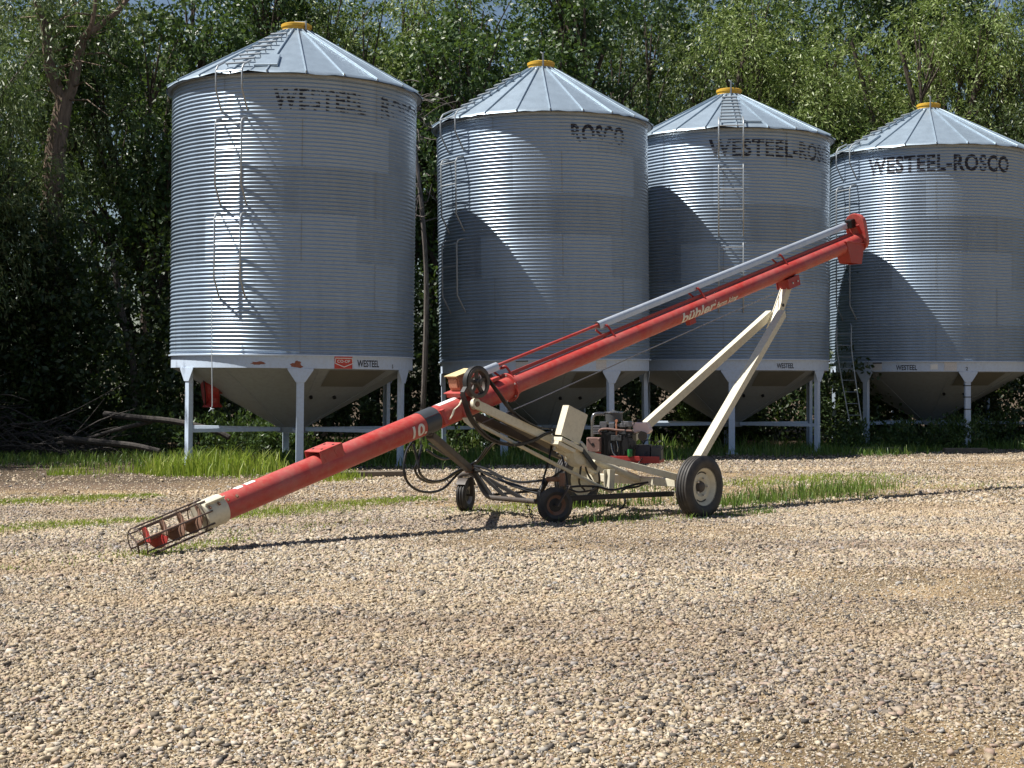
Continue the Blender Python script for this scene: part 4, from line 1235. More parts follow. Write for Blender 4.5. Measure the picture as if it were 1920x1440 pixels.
# decals on the lower tube
def tmap(t0_, ang, rad): return lambda u, v: L(t0_ + u, math.cos(R_(ang) + v / rad) * (rad + 0.003), math.sin(R_(ang) + v / rad) * (rad + 0.003))
def tube_patch(t0_, t1_, a0, a1, rad, name, mat, add=0.004, parent=None, jag=0.0, label=None):
    mb = MB(); n = 10; vs = []; 
    for i in range(n + 1):
        a = R_(a0 + (a1 - a0) * i / n)
        j0, j1 = random.uniform(0, jag), random.uniform(0, jag)
        for (t, r) in ((t0_ + j0, rad + add), (t1_ - j1, rad + add), (t1_ - j1, rad - 0.001), (t0_ + j0, rad - 0.001)):
            vs.append(L(t, math.cos(a) * r, math.sin(a) * r))
    fs = []
    for i in range(n):
        for j in range(4):
            k = (j + 1) % 4
            fs.append((i * 4 + j, i * 4 + k, i * 4 + 4 + k, i * 4 + 4 + j))
    fs += [(0, 1, 2, 3), (n * 4 + 3, n * 4 + 2, n * 4 + 1, n * 4)]
    mb.add(vs, fs); return part(mb, name, mat, parent or low, smooth=True, label=label)
tube_patch(tpx(443), tpx(460), 72, 118, RL, "decal", 'white', 0.003, jag=0.03)
tube_patch(tpx(464), tpx(481), 74, 112, RL, "decal", 'white', 0.003)
tube_patch(tpx(822), tpx(852), 68, 120, RL, "decal", 'white', 0.003)
tube_patch(tpx(854), tpx(862), 72, 112, RL, "decal", 'white', 0.003)
wrp = tube_patch(tsd(801, .134, 0), tsd(828, .134, 0), 33, 178, RL, "tape_wrap", 'wrap', 0.007, label="black band wrapped round the tube")
tube_patch(tsd(802, .134, 0), tsd(828.5, .134, 0), -150, 30, RL, "tape_wrap", 'wrap', 0.006)
letter_part("lettering", "10.", M['worn_white'], low, (lambda f: (lambda u, v: f(u, v) - AO))(tmap(tsd(774, 0.12, -0.05), -38, RL)), 0.13, tsd(800, 0.13, 0.0) - tsd(774, 0.12, -0.05), offset=0.03, shear=0.08, stepx=0.05, stepy=0.012)
# dust-worn ribs and bent bar
mb = MB()
for px in (833, 869):
    t = tsd(px, .13, 0); mb.beam(L(t, 0.10, 0.085), L(t + 0.01, 0.135, -0.075), 0.055, 0.05, SD); mb.beam(L(t - 0.03, 0.11, 0.092), L(t + 0.03, 0.11, 0.092), 0.06, 0.012, NU)
part(mb, "side_rib", 'red', bevel=0.004)
mb = MB(); mb.ribbon([V(866.5, 748, 0.165), V(861, 759, 0.175), V(852, 767, 0.175), V(848, 778, 0.17), V(843, 786, 0.165)], SD * 0.012 + AX * 0.022, 0.012)
part(mb, "bent_bar", 'cream', bevel=0.003)
# gearbox and its plates
tg = tpx(872)
mb = MB()
mb.box((0, 0, 0), (0.26, 0.05, 0.36), MA @ Matrix.Translation((0, RL + 0.02, tg + 0.05))); mb.box((0, 0, 0), (0.30, 0.015, 0.30), MA @ Matrix.Translation((0, RL + 0.05, tg + 0.0)))
part(mb, "gearbox_mount", 'red', bevel=0.005)
mb = MB()
mb.box((0, 0, 0), (0.16, 0.15, 0.22), MA @ Matrix.Translation((-0.02, RL + 0.135, tg + 0.03)))
mb.box((0, 0, 0), (0.18, 0.02, 0.25), MA @ Matrix.Translation((-0.02, RL + 0.22, tg + 0.03)))
mb.box((0, 0, 0), (0.14, 0.11, 0.02), MA @ Matrix.Translation((-0.02, RL + 0.15, tg - 0.09)))
gb = part(mb, "gearbox", 'orange_rust', bevel=0.01)
mb = MB(); mb.box((0, 0, 0), (0.2, 0.012, 0.33), MA @ Matrix.Translation((-0.02, RL + 0.240, tg + 0.05))); part(mb, "gearbox_cover", 'tan', gb, bevel=0.003)
# pulley
pc = V(893.5, 717, 0.26)
Mp = Matrix.Translation(pc) @ SD.to_track_quat('Z', 'Y').to_matrix().to_4x4()
mb = MB()
mb.lathe([(0.172, -0.04), (0.172, 0.04), (0.16, 0.045), (0.132, 0.04), (0.132, -0.04), (0.16, -0.045)], 44, Mp, True)
mb.lathe([(0.045, -0.05), (0.045, 0.05), (0.02, 0.055), (0.02, 0.07)], 20, Mp)
for k in range(5):
    a = 2 * PI * k / 5 + 0.35
    mb.beam(Mp @ Vector((0.03 * math.cos(a), 0.03 * math.sin(a), 0)), Mp @ Vector((0.14 * math.cos(a), 0.14 * math.sin(a), 0)), 0.035, 0.035, SD)
part(mb, "drive_pulley", 'brown', smooth=True)
mb = MB(); mb.tube([pc - SD * 0.2, pc + SD * 0.02], 0.02, 10); part(mb, "input_shaft", 'chrome', smooth=True)
# belts
rb = 0.182
def pp(deg): return Mp @ Vector((0, 0, 0)) + (ah * math.cos(R_(deg)) + Vector((0, 0, 1)) * math.sin(R_(deg))) * rb
arc = [pp(q) for q in range(15, 200, 12)]
of = 0.26
left = [V(867, 735, of), V(873, 755, of), V(881, 778, of), V(895, 799, of), V(915, 818, of), V(940, 829, of), V(970, 832, of), V(1000, 824, of), V(1022, 812, of), V(1046, 806, of)]
right = [V(1046, 803, of), V(1020, 803, of), V(1000, 797, of), V(978, 784, of), V(955, 765, of), V(937, 740, of), V(924, 722, of)]
path = spline(right, 5) + arc + spline(left, 5)
mb = MB(); mb.ribbon(path, SD * 0.06, 0.014); part(mb, "drive_belt", 'black', smooth=True)
left2 = [p + Vector((0.02, 0, -0.02)) - SD * 0.04 for p in left]
mb = MB(); mb.ribbon(spline(left2, 5), SD * 0.05, 0.013); part(mb, "drive_belt", 'black', smooth=True)
# flanges where the tubes join
mb = MB()
mb.lathe([(RU, tF - 0.012), (RL + 0.038, tF - 0.012), (RL + 0.038, tF + 0.012), (RU, tF + 0.012)], 36, MA, True)
mb.lathe([(RU - .01, tF + 0.01), (RU + 0.02, tF + 0.01), (RU + 0.012, tF + 0.12), (RU - .01, tF + 0.12)], 36, MA, True)
flg = part(mb, "flange", 'red', smooth=True)
for k in range(6):
    a = R_(60 * k + 20); c = L(tF - 0.02, math.cos(a) * (RL + 0.018), math.sin(a) * (RL + 0.018))
    mb = MB(); mb.tube([c, c + AX * 0.045], 0.012, 6); part(mb, "flange_bolt", 'bolt', flg)
mb = MB(); mb.box((0, 0, 0), (0.14, 0.04, 0.12), MA @ Matrix.Translation((0.0, RL + 0.03, tF - 0.22))); part(mb, "tube_lug", 'red', bevel=0.006)
# spine rail on the upper tube, drive line and its galvanised guard
mb = MB(); mb.beam(L(tF + 0.05, 0, RU + 0.035), L(tpx(1600), 0, RU + 0.018), 0.012, 0.04, NU); mb.beam(L(tF + 0.05, -0.016, RU + 0.04), L(tpx(1600), -0.016, RU + 0.04), 0.03, 0.006, NU)
part(mb, "spine_rail", 'red_dark')
sh_n = 0.275; sh_s = -0.075
def guard(pxa, pxb):
    ta, tb = tpx(pxa), tpx(pxb); mb = MB(); vs = []; fs = []; prof = []
    prof.append((0.042, -0.05))
    for k in range(13):
        a = PI * k / 12; prof.append((0.042 * math.cos(a), 0.042 * math.sin(a)))
    prof.append((-0.042, -0.05)); prof.append((-0.038, -0.05))
    for k in range(13):
        a = PI - PI * k / 12; prof.append((0.038 * math.cos(a), 0.038 * math.sin(a)))
    prof.append((0.038, -0.05)); m = len(prof)
    for t in (ta, tb):
        for (s_, n_) in prof: vs.append(L(t, s_ + sh_s, sh_n + n_))
    for j in range(m):
        k = (j + 1) % m; fs.append((j, k, m + k, m + j))
    mb.add(vs, fs); return part(mb, "shaft_guard", 'galv', smooth=True)
guard(1136, 1597); guard(912, 948)
mb = MB(); mb.tube([L(tg + 0.1, sh_s, sh_n), L(tpx(1604), sh_s, sh_n)], 0.018, 12); part(mb, "drive_shaft", 'red', smooth=True)
for px in (957, 1146, 1316, 1470):
    t = tpx(px); mb = MB()
    mb.tube(spline([L(t - 0.02, sh_s, sh_n - 0.045), L(t, sh_s + 0.055, sh_n - 0.03), L(t + 0.02, sh_s + 0.085, sh_n - 0.09), L(t + 0.03, 0.055, RU * 0.85)], 4), 0.014, 7)
    mb.tube([L(t - 0.15, sh_s, sh_n - 0.05), L(t - 0.06, -0.03, RU * 0.95)], 0.014, 7)
    mb.box((0, 0, 0), (0.08, 0.012, 0.07), MA @ Matrix.Translation((sh_s, sh_n - 0.052, t)))
    part(mb, "guard_bracket", 'red_dark', smooth=True)
# lettering on the upper tube
f_ = tmap(tsd(1279, 0.1, -0.05), -47, RU); letter_part("lettering", "bühler", M['worn_white'], upt, lambda u, v: f_(u, v) - AO, 0.132, tpx(1341) - tpx(1279), offset=0.03, shear=0.16, stepx=0.06, stepy=0.012)
tB = tsd(1340, 0.1, -0.03); mb = MB(); mb.tube([L(tB, math.cos(R_(-48)) * (RU + .001), math.sin(R_(-48)) * (RU + .001)), L(tB + .015, math.cos(R_(-12)) * (RU + .001), math.sin(R_(-12)) * (RU + .001)), L(tB + 0.03, math.cos(R_(18)) * (RU + .001), math.sin(R_(18)) * (RU + .001))], 0.004, 5); part(mb, "lettering_stroke", 'worn_white', upt)
f2_ = tmap(tsd(1344, 0.1, -0.04), -44, RU); letter_part("lettering", "farm king", M['worn_white'], upt, lambda u, v: f2_(u, v) - AO, 0.082, tpx(1384) - tpx(1345), offset=0.025, shear=0.2, stepx=0.06, stepy=0.012)
# lift track clamp and small lug under the tube
mb = MB(); t = tpx(1292); mb.box((0, 0, 0), (0.07, 0.07, 0.14), MA @ Matrix.Translation((0.0, -RU - 0.03, t))); part(mb, "tube_lug", 'red_dark', bevel=0.005)
tc = tpx(1474)
mb = MB(); mb.box((0, 0, 0), (0.20, 0.14, 0.012), MA @ Matrix.Translation((0, -RU - 0.07, tc - 0.13)))
for sg in (-1, 1): mb.box((0, 0, 0), (0.012, 0.15, 0.30), MA @ Matrix.Translation((sg * 0.1, -RU - 0.065, tc)))
mb.box((0, 0, 0), (0.2, 0.012, 0.30), MA @ Matrix.Translation((0, -RU - 0.005, tc)))
cp = part(mb, "lift_clamp", 'red_dark', bevel=0.003)
for dz in (-0.05, 0.08):
    c = L(tc + dz, 0.106, -RU - 0.07); mb = MB(); mb.tube([c, c + SD * 0.015], 0.014, 8); part(mb, "clamp_bolt", 'bolt', cp)
# discharge head
tH = tpx(1607)
mb = MB()
oval = []
for k in range(24):
    a = 2 * PI * k / 24; r = 0.165
    y = r * math.sin(a) + (0.25 if math.sin(a) > 0 else -0.015); oval.append(L(tH, r * math.cos(a), y))
mb.prism(oval, AX * 0.035)
oval2 = [L(tH + 0.035, (p - L(tH)).dot(SD) * 0.86, 0) for p in oval]
o2 = []
for p in oval:
    d_ = p - L(tH); o2.append(L(tH + 0.035, d_.dot(SD) * 0.88, d_.dot(NU) * 0.95))
mb.prism(o2, AX * 0.08)
hd = part(mb, "discharge_head", 'red', bevel=0.006)
mb = MB(); mb.box((0, 0, 0), (0.12, 0.13, 0.14), MA @ Matrix.Translation((sh_s * 0.6, sh_n, tH - 0.04))); part(mb, "chain_bearing", 'dark', hd, bevel=0.01)
mb = MB()
for sg in (-1, 1): mb.beam(L(tH - 0.09, sg * 0.1, sh_n - 0.02), L(tH - 0.02, sg * 0.1, RU), 0.012, 0.05, SD)
part(mb, "head_strut", 'red_dark', hd)
mb = MB(); o3 = []
for k in range(10):
    a = R_(20 + 70 * k / 9); o3.append(L(tH + 0.1155, 0.15 * 0.86 * math.cos(a), 0.29 + 0.15 * 0.9 * math.sin(a)))
# spout
ts0, ts1 = tpx(1574), tpx(1606)
zt = L((ts0 + ts1) / 2).z - 0.02
c0 = L((ts0 + ts1) / 2 + 0.02)
def sp_ring(z, la, ls, sh): return [Vector((c0.x, c0.y, z)) + ah * (la * i + sh) + SD * ls * j for i, j in ((-1, -1), (1, -1), (1, 1), (-1, 1))]
A_ = sp_ring(zt + 0.04, 0.26, 0.118, 0.0); B_ = sp_ring(zt - 0.27, 0.15, 0.105, 0.05)
mb = MB(); 
inner = [p.lerp(sum(A_, Vector()) / 4, 0.06) for p in A_]; innerb = [p.lerp(sum(B_, Vector()) / 4, 0.06) for p in B_]
vs = A_ + B_ + innerb + inner
fs = []
for j in range(4):
    k = (j + 1) % 4
    fs += [(j, k, 4 + k, 4 + j), (4 + j, 4 + k, 8 + k, 8 + j), (8 + j, 8 + k, 12 + k, 12 + j)]
mb.add(vs, fs); spt = part(mb, "spout", 'red_dark', bevel=0.004)
mb = MB(); mb.beam(A_[3] + SD * 0.006, A_[2] + SD * 0.006, 0.02, 0.012); part(mb, "spout_lip", 'red', spt)
# ---- undercarriage
WN = P(1322, 913, 18.42); WF = P(1083, 897, 20.1)
axd = (WN - WF).normalized(); axd = Vector((SD.x, SD.y, 0))
def wheel(c, nrm, r, w, rimr, rimmat, tyremat='tyre', ribs=4, hub_or_recess=True):
    Mw = Matrix.Translation(c) @ Vector(nrm).to_track_quat('Z', 'Y').to_matrix().to_4x4()
    h = w / 2
    wroot = bpy.data.objects.new("wheel", None); COL.objects.link(wroot); wroot.parent = aroot
    mb = MB(); prof = [(rimr, h * 0.8), (rimr + 0.02, h * 0.92), (rimr + (r - rimr) * 0.45, h * 1.06), (r - 0.035, h * 0.98), (r - 0.008, h * 0.8)]
    k = ribs * 2 - 1
    for i in range(k + 1):
        z = h * 0.72 - (h * 1.44) * i / k
        prof += [(r - (0.0 if i % 2 == 0 else 0.012), z + 0.3 * h / k), (r - (0.0 if i % 2 == 0 else 0.012), z - 0.3 * h / k)]
    prof += [(r - 0.008, -h * 0.8), (r - 0.035, -h * 0.98), (rimr + (r - rimr) * 0.45, -h * 1.06), (rimr + 0.02, -h * 0.92), (rimr, -h * 0.8)]
    mb.lathe(prof, 56, Mw, True); part(mb, "tyre", tyremat, wroot, smooth=True)
    mb = MB()
    mb.lathe([(rimr + 0.004, h * 0.86), (rimr + 0.006, h * 0.82), (rimr - 0.015, h * 0.72), (rimr - 0.04, h * 0.3), (rimr - 0.045, h * 0.25), (rimr * 0.55, h * 0.32), (rimr * 0.35, h * 0.05), (rimr * 0.3, h * 0.0), (0.001, h * 0.0),
              (0.001, -h * 0.1), (rimr * 0.5, -h * 0.1), (rimr - 0.03, -h * 0.3), (rimr - 0.01, -h * 0.75), (rimr + 0.004, -h * 0.85)], 48, Mw, True)
    rim = part(mb, "rim", rimmat, wroot, smooth=True)
    if not hub_or_recess:
        mb = MB(); mb.lathe([(rimr * 0.74, h * 0.36), (rimr * 0.5, h * 0.40), (rimr * 0.2, h * 0.42), (0.001, h * 0.42)], 28, Mw); part(mb, "hub_or_recess", 'dark', wroot, smooth=True)  # dark disc imitates the shaded recess of the small rims
    if hub_or_recess:
        mb = MB(); mb.lathe([(rimr * 0.33, h * 0.06), (rimr * 0.26, h * 0.42), (rimr * 0.16, h * 0.55), (0.001, h * 0.58)], 20, Mw); part(mb, "hub_or_recess", 'brown', wroot, smooth=True)
        for q in range(5):
            a = 2 * PI * q / 5; mb = MB(); p = Mw @ Vector((rimr * 0.47 * math.cos(a), rimr * 0.47 * math.sin(a), h * 0.26)); mb.tube([p, p + Vector(nrm) * 0.03], 0.012, 6); part(mb, "wheel_nut", 'bolt', wroot)
        mb = MB()
        for q in (0, 1):
            for k in range(9):
                a0 = R_(60 + q * 180 + k * 6.5); a1 = R_(60 + q * 180 + (k + 1) * 6.5)
                mb.beam(Mw @ Vector(((rimr * .78) * math.cos(a0), (rimr * .78) * math.sin(a0), h * 0.31)), Mw @ Vector(((rimr * .78) * math.cos(a1), (rimr * .78) * math.sin(a1), h * 0.31)), 0.012, 0.008, nrm)
        part(mb, "rim_slot", 'dark', wroot)
    return wroot
wc = WN - axd * 0.085
wheel(Vector((wc.x, wc.y, 0.366)), axd, 0.375, 0.20, 0.225, 'cream')
wheel(Vector((WF.x, WF.y, 0.366)), -axd, 0.375, 0.20, 0.225, 'cream')
wn = Vector((wc.x, wc.y, 0.366)); wf = Vector((WF.x, WF.y, 0.366))
mb = MB(); mb.beam(wn - axd * 0.22 + Vector((0, 0, 0.03)), wf + axd * 0.2 + Vector((0, 0, 0.03)), 0.10, 0.10); mb.tube([wn - axd * 0.25, wn], 0.03, 10); mb.tube([wf + axd * 0.25, wf], 0.03, 10); part(mb, "axle", 'cream', bevel=0.008)
mb = MB(); q0 = wn - axd * 0.19 - ah * 0.02; mb.beam(q0 + Vector((0, 0, 0.06)), q0 + Vector((0, 0, -0.10)), 0.03, 0.10, ah); part(mb, "spindle_plate", 'rust', bevel=0.005)
# A frame legs up to the lift clamp
top = L(tc, 0.0, -RU - 0.10)
def sq(p0, p1, w, name='frame_leg', mat='cream', tw=0.0, parent=None, bevel=0.006):
    mb = MB(); d = (Vector(p1) - Vector(p0)).normalized(); up = Vector((0, 0, 1))
    r = d.cross(up).normalized(); u = r.cross(d); up2 = u * math.cos(tw) + r * math.sin(tw)
    mb.beam(p0, p1, w, w, up2); return part(mb, name, mat, parent, bevel=bevel)
kr = V(1436, 600, 0.02)
near_b = wn - axd * 0.22 + Vector((0, 0, 0.05)); far_b = wf + axd * 0.22 + Vector((0, 0, 0.05))
sq(near_b, L(tc - 0.42, 0.10, -RU - 0.42), 0.11)
sq(far_b, L(tc - 0.42, -0.10, -RU - 0.42), 0.11)
j0 = L(tc - 0.60, 0.0, -RU - 0.62); j1 = L(tc + 0.02, 0.0, -RU - 0.05)
mb = MB(); mb.beam(j0 + SD * 0.05, j1 + SD * 0.05, 0.012, 0.11, NU); mb.beam(j0 - SD * 0.05, j1 - SD * 0.05, 0.012, 0.11, NU); mb.beam(j0 + NU * 0.05, j1 + NU * 0.05, 0.09, 0.012, NU); part(mb, "leg_head", 'cream', bevel=0.003)
mb = MB(); c = L(tc - 0.30, 0.056, -RU - 0.33); mb.tube([c, c + SD * 0.012], 0.022, 12); part(mb, "leg_pin", 'dark')
# reach arms from the pivot under the gearbox down to the axle
piv = V(891.5, 757, 0.22)
for sg, nm in ((1, 0), (-1, 1)):
    of_ = 0.22 * sg
    p0 = V(891.5, 757, 0.22); p1 = V(1003, 812, 0.22); p2 = V(1103, 856, 0.24)
    sh2 = SD * (-0.44 if sg < 0 else 0.0)
    mb = MB(); mb.beam(p0 + sh2, p2 + sh2, 0.05, 0.10, NU)
    if sg > 0:
        Mq = Matrix.Translation(p0 + sh2) @ SD.to_track_quat('Z', 'Y').to_matrix().to_4x4()
        mb.lathe([(0.03, -0.03), (0.062, -0.03), (0.062, 0.03), (0.03, 0.03)], 24, Mq, True)
    part(mb, "reach_arm", 'cream' if sg > 0 else 'brown', bevel=0.006)  # far arm coloured brown instead of cream to stand in for its shade
    e = (wn - axd * 0.28 if sg > 0 else wf + axd * 0.3) + Vector((0, 0, 0.09))
    mb = MB(); mb.beam(V(1096, 850, 0.25) + sh2, e, 0.07, 0.085); part(mb, "axle_beam", 'cream', bevel=0.006)
mb = MB(); Mq = Matrix.Translation(piv - SD * 0.02) @ SD.to_track_quat('Z', 'Y').to_matrix().to_4x4(); mb.lathe([(0.03, -0.3), (0.03, 0.06)], 16, Mq); part(mb, "pivot_pin", 'rust', smooth=True)
mb = MB(); mb.beam(V(945, 780, 0.0), V(1040, 835, 0.0), 0.22, 0.09, NU); part(mb, "under_frame", 'brown', bevel=0.006)
mb = MB(); mb.beam(V(923, 770, 0.10), V(965, 790, 0.10), 0.10, 0.05, NU); part(mb, "pivot_stiffener", 'red_dark', bevel=0.006)
# lower ram and struts
mb = MB(); mb.tube([V(1112, 862, 0.12), V(1199, 899, 0.28)], 0.048, 16); part(mb, "ram_sleeve", 'cream', smooth=True)
mb = MB(); mb.tube([V(1195, 897, 0.28), V(1210, 904, 0.32)], 0.036, 14); mb.box((0, 0, 0), (0.08, 0.06, 0.06), Matrix.Translation(V(1213, 903, 0.32))); part(mb, "ram_end", 'dark', smooth=True)
mb = MB(); mb.beam(V(1040, 838, 0.30), V(1122, 880, 0.30), 0.04, 0.075, NU); part(mb, "lower_arm", 'cream', bevel=0.005)
mb = MB(); mb.beam(V(1146, 880, 0.30), V(1144, 921, 0.30), 0.10, 0.05, SD); mb.beam(V(1137, 880, 0.26), V(1138, 915, 0.26), 0.012, 0.1, AX); part(mb, "post", 'cream', bevel=0.004)
mb = MB(); mb.tube([V(897, 795, 0.12), V(1045, 872, 0.22), V(1146, 922, 0.30)], 0.022, 10); part(mb, "strut", 'cream', smooth=True)
mb = MB(); mb.prism([V(866, 783, 0.12), V(889, 781, 0.12), V(893, 798, 0.12), V(884, 802, 0.12), V(870, 791, 0.12)], SD * 0.012); mb.build("strut_plate", M['cream'], aroot, org=AO, bevel=0.003)
mb = MB(); mb.beam(P(1100, 896, 20.0), P(1140, 897, 19.7), 0.09, 0.09); part(mb, "cross_plate", 'cream', bevel=0.004)
# belt guard box
fc_ = [V(1067, 760, 0.46), V(1102, 778, 0.46), V(1086, 832.5, 0.46), V(1052, 815, 0.46)]
mb = MB(); mb.prism(fc_, -SD * 0.008)
bk = [p - SD * 0.10 for p in fc_]
def wallq(p, q, a, b): mb.prism([p, q, b, a], (q - p).cross(a - p).normalized() * 0.006)
wallq(fc_[0], fc_[3], bk[0], bk[3]); wallq(fc_[0], fc_[1], bk[0], bk[1]); wallq(fc_[1], fc_[2], bk[1], bk[2])
part(mb, "belt_guard", 'cream', bevel=0.003)
mb = MB(); mb.beam(V(1044, 822, 0.44), V(1084, 843, 0.44), 0.16, 0.05, NU); mb.beam(V(1040, 829, 0.46), V(1072, 846, 0.46), 0.12, 0.045, NU); part(mb, "guard_base", 'cream', bevel=0.006)
mb = MB(); mb.lathe([(0.16, -0.06), (0.165, 0.0), (0.13, 0.05), (0.05, 0.06)], 24, Matrix.Translation(V(1083, 850, 0.3)) @ SD.to_track_quat('Z', 'Y').to_matrix().to_4x4()); part(mb, "clutch_drum", 'cream', smooth=True)
# lift cable
mb = MB(); mb.tube([V(1456, 548, -0.06), V(1200, 662, -0.06), V(1000, 752, -0.06), V(905, 792, -0.02)], 0.007, 6); part(mb, "lift_cable", 'alu', smooth=True)
# lower dark side bar to the mover
mb = MB(); mb.beam(P(1062, 934, 17.95), P(1262, 925, 18.55), 0.06, 0.06); part(mb, "side_bar", 'dark', bevel=0.005)
# ---- mover: bent pipe with two caster wheels
C1 = P(873, 934, 19.3); C1.z = 0.205
C2 = P(1040, 948, 17.75); C2.z = 0.205
n1 = Vector((0.93, -0.36, 0)).normalized(); n2 = Vector((0.35, -0.94, 0)).normalized()
wheel(C1, n1, 0.205, 0.12, 0.11, 'alu', ribs=3, hub_or_recess=False)
wheel(C2, n2, 0.205, 0.13, 0.115, 'rust', ribs=3, hub_or_recess=False)
mb = MB(); mb.tube(spline([P(861, 893, 19.3), P(868, 889, 19.28), P(880, 887, 19.2), P(889, 890, 19.15), P(896, 899, 19.05), P(903, 914, 18.95), P(911, 926, 18.85), P(921, 932, 18.75), P(950, 935, 18.5), P(1006, 940, 18.0)], 5), 0.030, 14); part(mb, "mover_pipe", 'brown', smooth=True)
def fork(c, nrm, top, hw, name):
    mb = MB(); nrm = Vector(nrm)
    for sg in (-1, 1):
        mb.beam(c + nrm * sg * hw, top + nrm * sg * hw, 0.012, 0.05, nrm)
    mb.beam(top + nrm * (hw + .006), top - nrm * (hw + .006), 0.05, 0.012)
    mb.tube([c - nrm * (hw + .03), c + nrm * (hw + .03)], 0.014, 8)
    return part(mb, name, 'brown', bevel=0.002)
fork(C1, n1, C1 + Vector((0.0, 0.02, 0.235)), 0.085, "caster_fork")
fork(C2, n2, C2 + Vector((0.14, 0.05, 0.22)), 0.09, "caster_fork")
mb = MB(); fd = Vector((n1.y, -n1.x, 0))
pts = [C1 + (fd * math.cos(R_(q)) + Vector((0, 0, 1)) * math.sin(R_(q))) * 0.222 for q in range(40, 150, 12)]
mb.ribbon(pts, n1 * 0.125, 0.006); part(mb, "mudguard", 'brown', smooth=True)
mb = MB(); k2 = P(1054, 898, 17.8); mb.tube([k2 + Vector((0, 0, 0.07)), k2 - Vector((0, 0, 0.08))], 0.035, 12); mb.tube([k2, P(1026, 898, 17.95)], 0.03, 12); part(mb, "caster_pivot", 'rust', smooth=True)
mb = MB(); mb.beam(P(1026, 898, 17.95), P(1014, 920, 18.0), 0.05, 0.05, SD); mb.beam(P(1014, 920, 18.0), P(1010, 938, 18.0), 0.05, 0.05, SD); part(mb, "caster_arm", 'dark', bevel=0.004)
mb = MB()
for (a, b) in (((888, 880, 19.1), (926, 936, 18.7)), ((902, 889, 19.0), (953, 936, 18.5)), ((914, 897, 18.9), (986, 938, 18.2))): mb.beam(P(*a), P(*b), 0.028, 0.045)
mb.beam(P(926, 927, 18.9), P(1012, 919, 18.3), 0.03, 0.03)
part(mb, "mover_brace", 'dark', bevel=0.003)
mb = MB(); mb.beam(V(806, 815, -0.02), P(880, 879, 19.1), 0.085, 0.085); mb.box((0, 0, 0), (0.12, 0.12, 0.05), Matrix.Translation(V(800, 812, 0.0))); part(mb, "tow_tongue", 'brown', bevel=0.008)
mb = MB(); mb.lathe([(0.055, -0.05), (0.055, 0.05)], 16, Matrix.Translation(P(880, 878, 19.1))); part(mb, "tongue_joint", 'rust', smooth=True)
mb = MB()
for i in range(9):
    t = i / 8; c = P(988 + 2 * math.sin(t * 2) + t * 10, 944 + t * 30, 17.9 - 0.3 * t); mb.lathe([(0.014 + 0.004 * math.cos(a), 0.004 * math.sin(a)) for a in (k * PI / 2 for k in range(4))], 10, Matrix.Translation(c) @ Matrix.Rotation(i * PI / 2, 4, 'Z') @ Matrix.Rotation(PI / 2, 4, 'X') @ Matrix.Diagonal((1, 1.7, 1, 1)), True)
part(mb, "safety_chain", 'dark')
# hoses
HOSES = [
    [(774, 826, 17.8), (762, 846, 17.7), (757, 872, 17.6), (760, 895, 17.6), (772, 912, 17.7), (790, 921, 17.9), (812, 922, 18.2), (832, 915, 18.5), (850, 897, 18.9), (866, 882, 19.1), (886, 872, 19.2), (903, 858, 19.2), (920, 836, 19.0), (930, 828, 18.8)],
    [(791, 834, 18.0), (785, 862, 17.9), (786, 883, 17.9), (795, 896, 18.1), (812, 902, 18.3), (832, 899, 18.6), (852, 886, 18.9), (872, 876, 19.0), (896, 862, 19.1), (913, 838, 18.9)],
    [(774, 832, 17.9), (782, 862, 17.9), (778, 880, 17.9), (788, 897, 18.1), (808, 904, 18.4), (830, 901, 18.7), (846, 892, 18.9), (868, 878, 19.1)],
    [(800, 843, 18.0), (818, 855, 18.3), (832, 860, 18.6), (845, 858, 18.8), (852, 858, 18.9)],
    [(805, 832, 18.1), (826, 846, 18.5), (848, 859, 18.9)],
    [(885, 872, 19.1), (910, 878, 18.9), (940, 893, 18.7), (970, 903, 18.5), (1000, 902, 18.3), (1030, 897, 18.2), (1050, 885, 18.2), (1057, 878, 18.3)],
    [(890, 876, 19.0), (930, 897, 18.8), (965, 908, 18.6), (990, 916, 18.4), (1016, 918, 18.3)],
    [(880, 880, 19.1), (925, 889, 18.9), (950, 905, 18.7), (975, 915, 18.5), (1010, 925, 18.3)],
    [(1036, 806, 18.6), (1034, 835, 18.4), (1029, 862, 18.2), (1021, 890, 18.0), (1014, 918, 17.9)],
    [(1020, 828, 18.9), (1040, 833, 18.8), (1052, 850, 18.6), (1058, 872, 18.4), (1062, 895, 18.2), (1064, 918, 18.1)],
    [(1088, 836, 18.7), (1090, 860, 18.6), (1088, 885, 18.6), (1086, 905, 18.7), (1096, 918, 18.8)],
    [(1098, 858, 18.6), (1099, 880, 18.6), (1108, 898, 18.7), (1121, 914, 18.8)],
    [(1122, 880, 18.6), (1124, 898, 18.6), (1121, 910, 18.7), (1110, 918, 18.8), (1085, 922, 18.7), (1065, 916, 18.6)],
    [(1210, 905, 18.9), (1195, 912, 18.8), (1175, 915, 18.7), (1165, 922, 18.7), (1172, 938, 18.6), (1168, 950, 18.6), (1160, 955, 18.6)],
    [(935, 832, 18.7), (960, 830, 18.8), (990, 828, 18.9), (1020, 826, 18.9), (1038, 836, 18.8), (1046, 850, 18.7)],
    [(1065, 913, 18.3), (1090, 911, 18.4), (1120, 912, 18.5), (1150, 918, 18.6), (1190, 908, 18.7), (1215, 904, 18.8)]]
for hs in HOSES:
    mb = MB(); mb.tube(spline([P(*h) for h in hs], 6), 0.0155 if hs[0][0] < 1000 else 0.013, 8); part(mb, "hose", 'hose', smooth=True)
mb = MB(); mb.beam(V(1084, 832, 0.42), V(1118, 878, 0.36), 0.02, 0.055, NU); part(mb, "belt_strap", 'black')
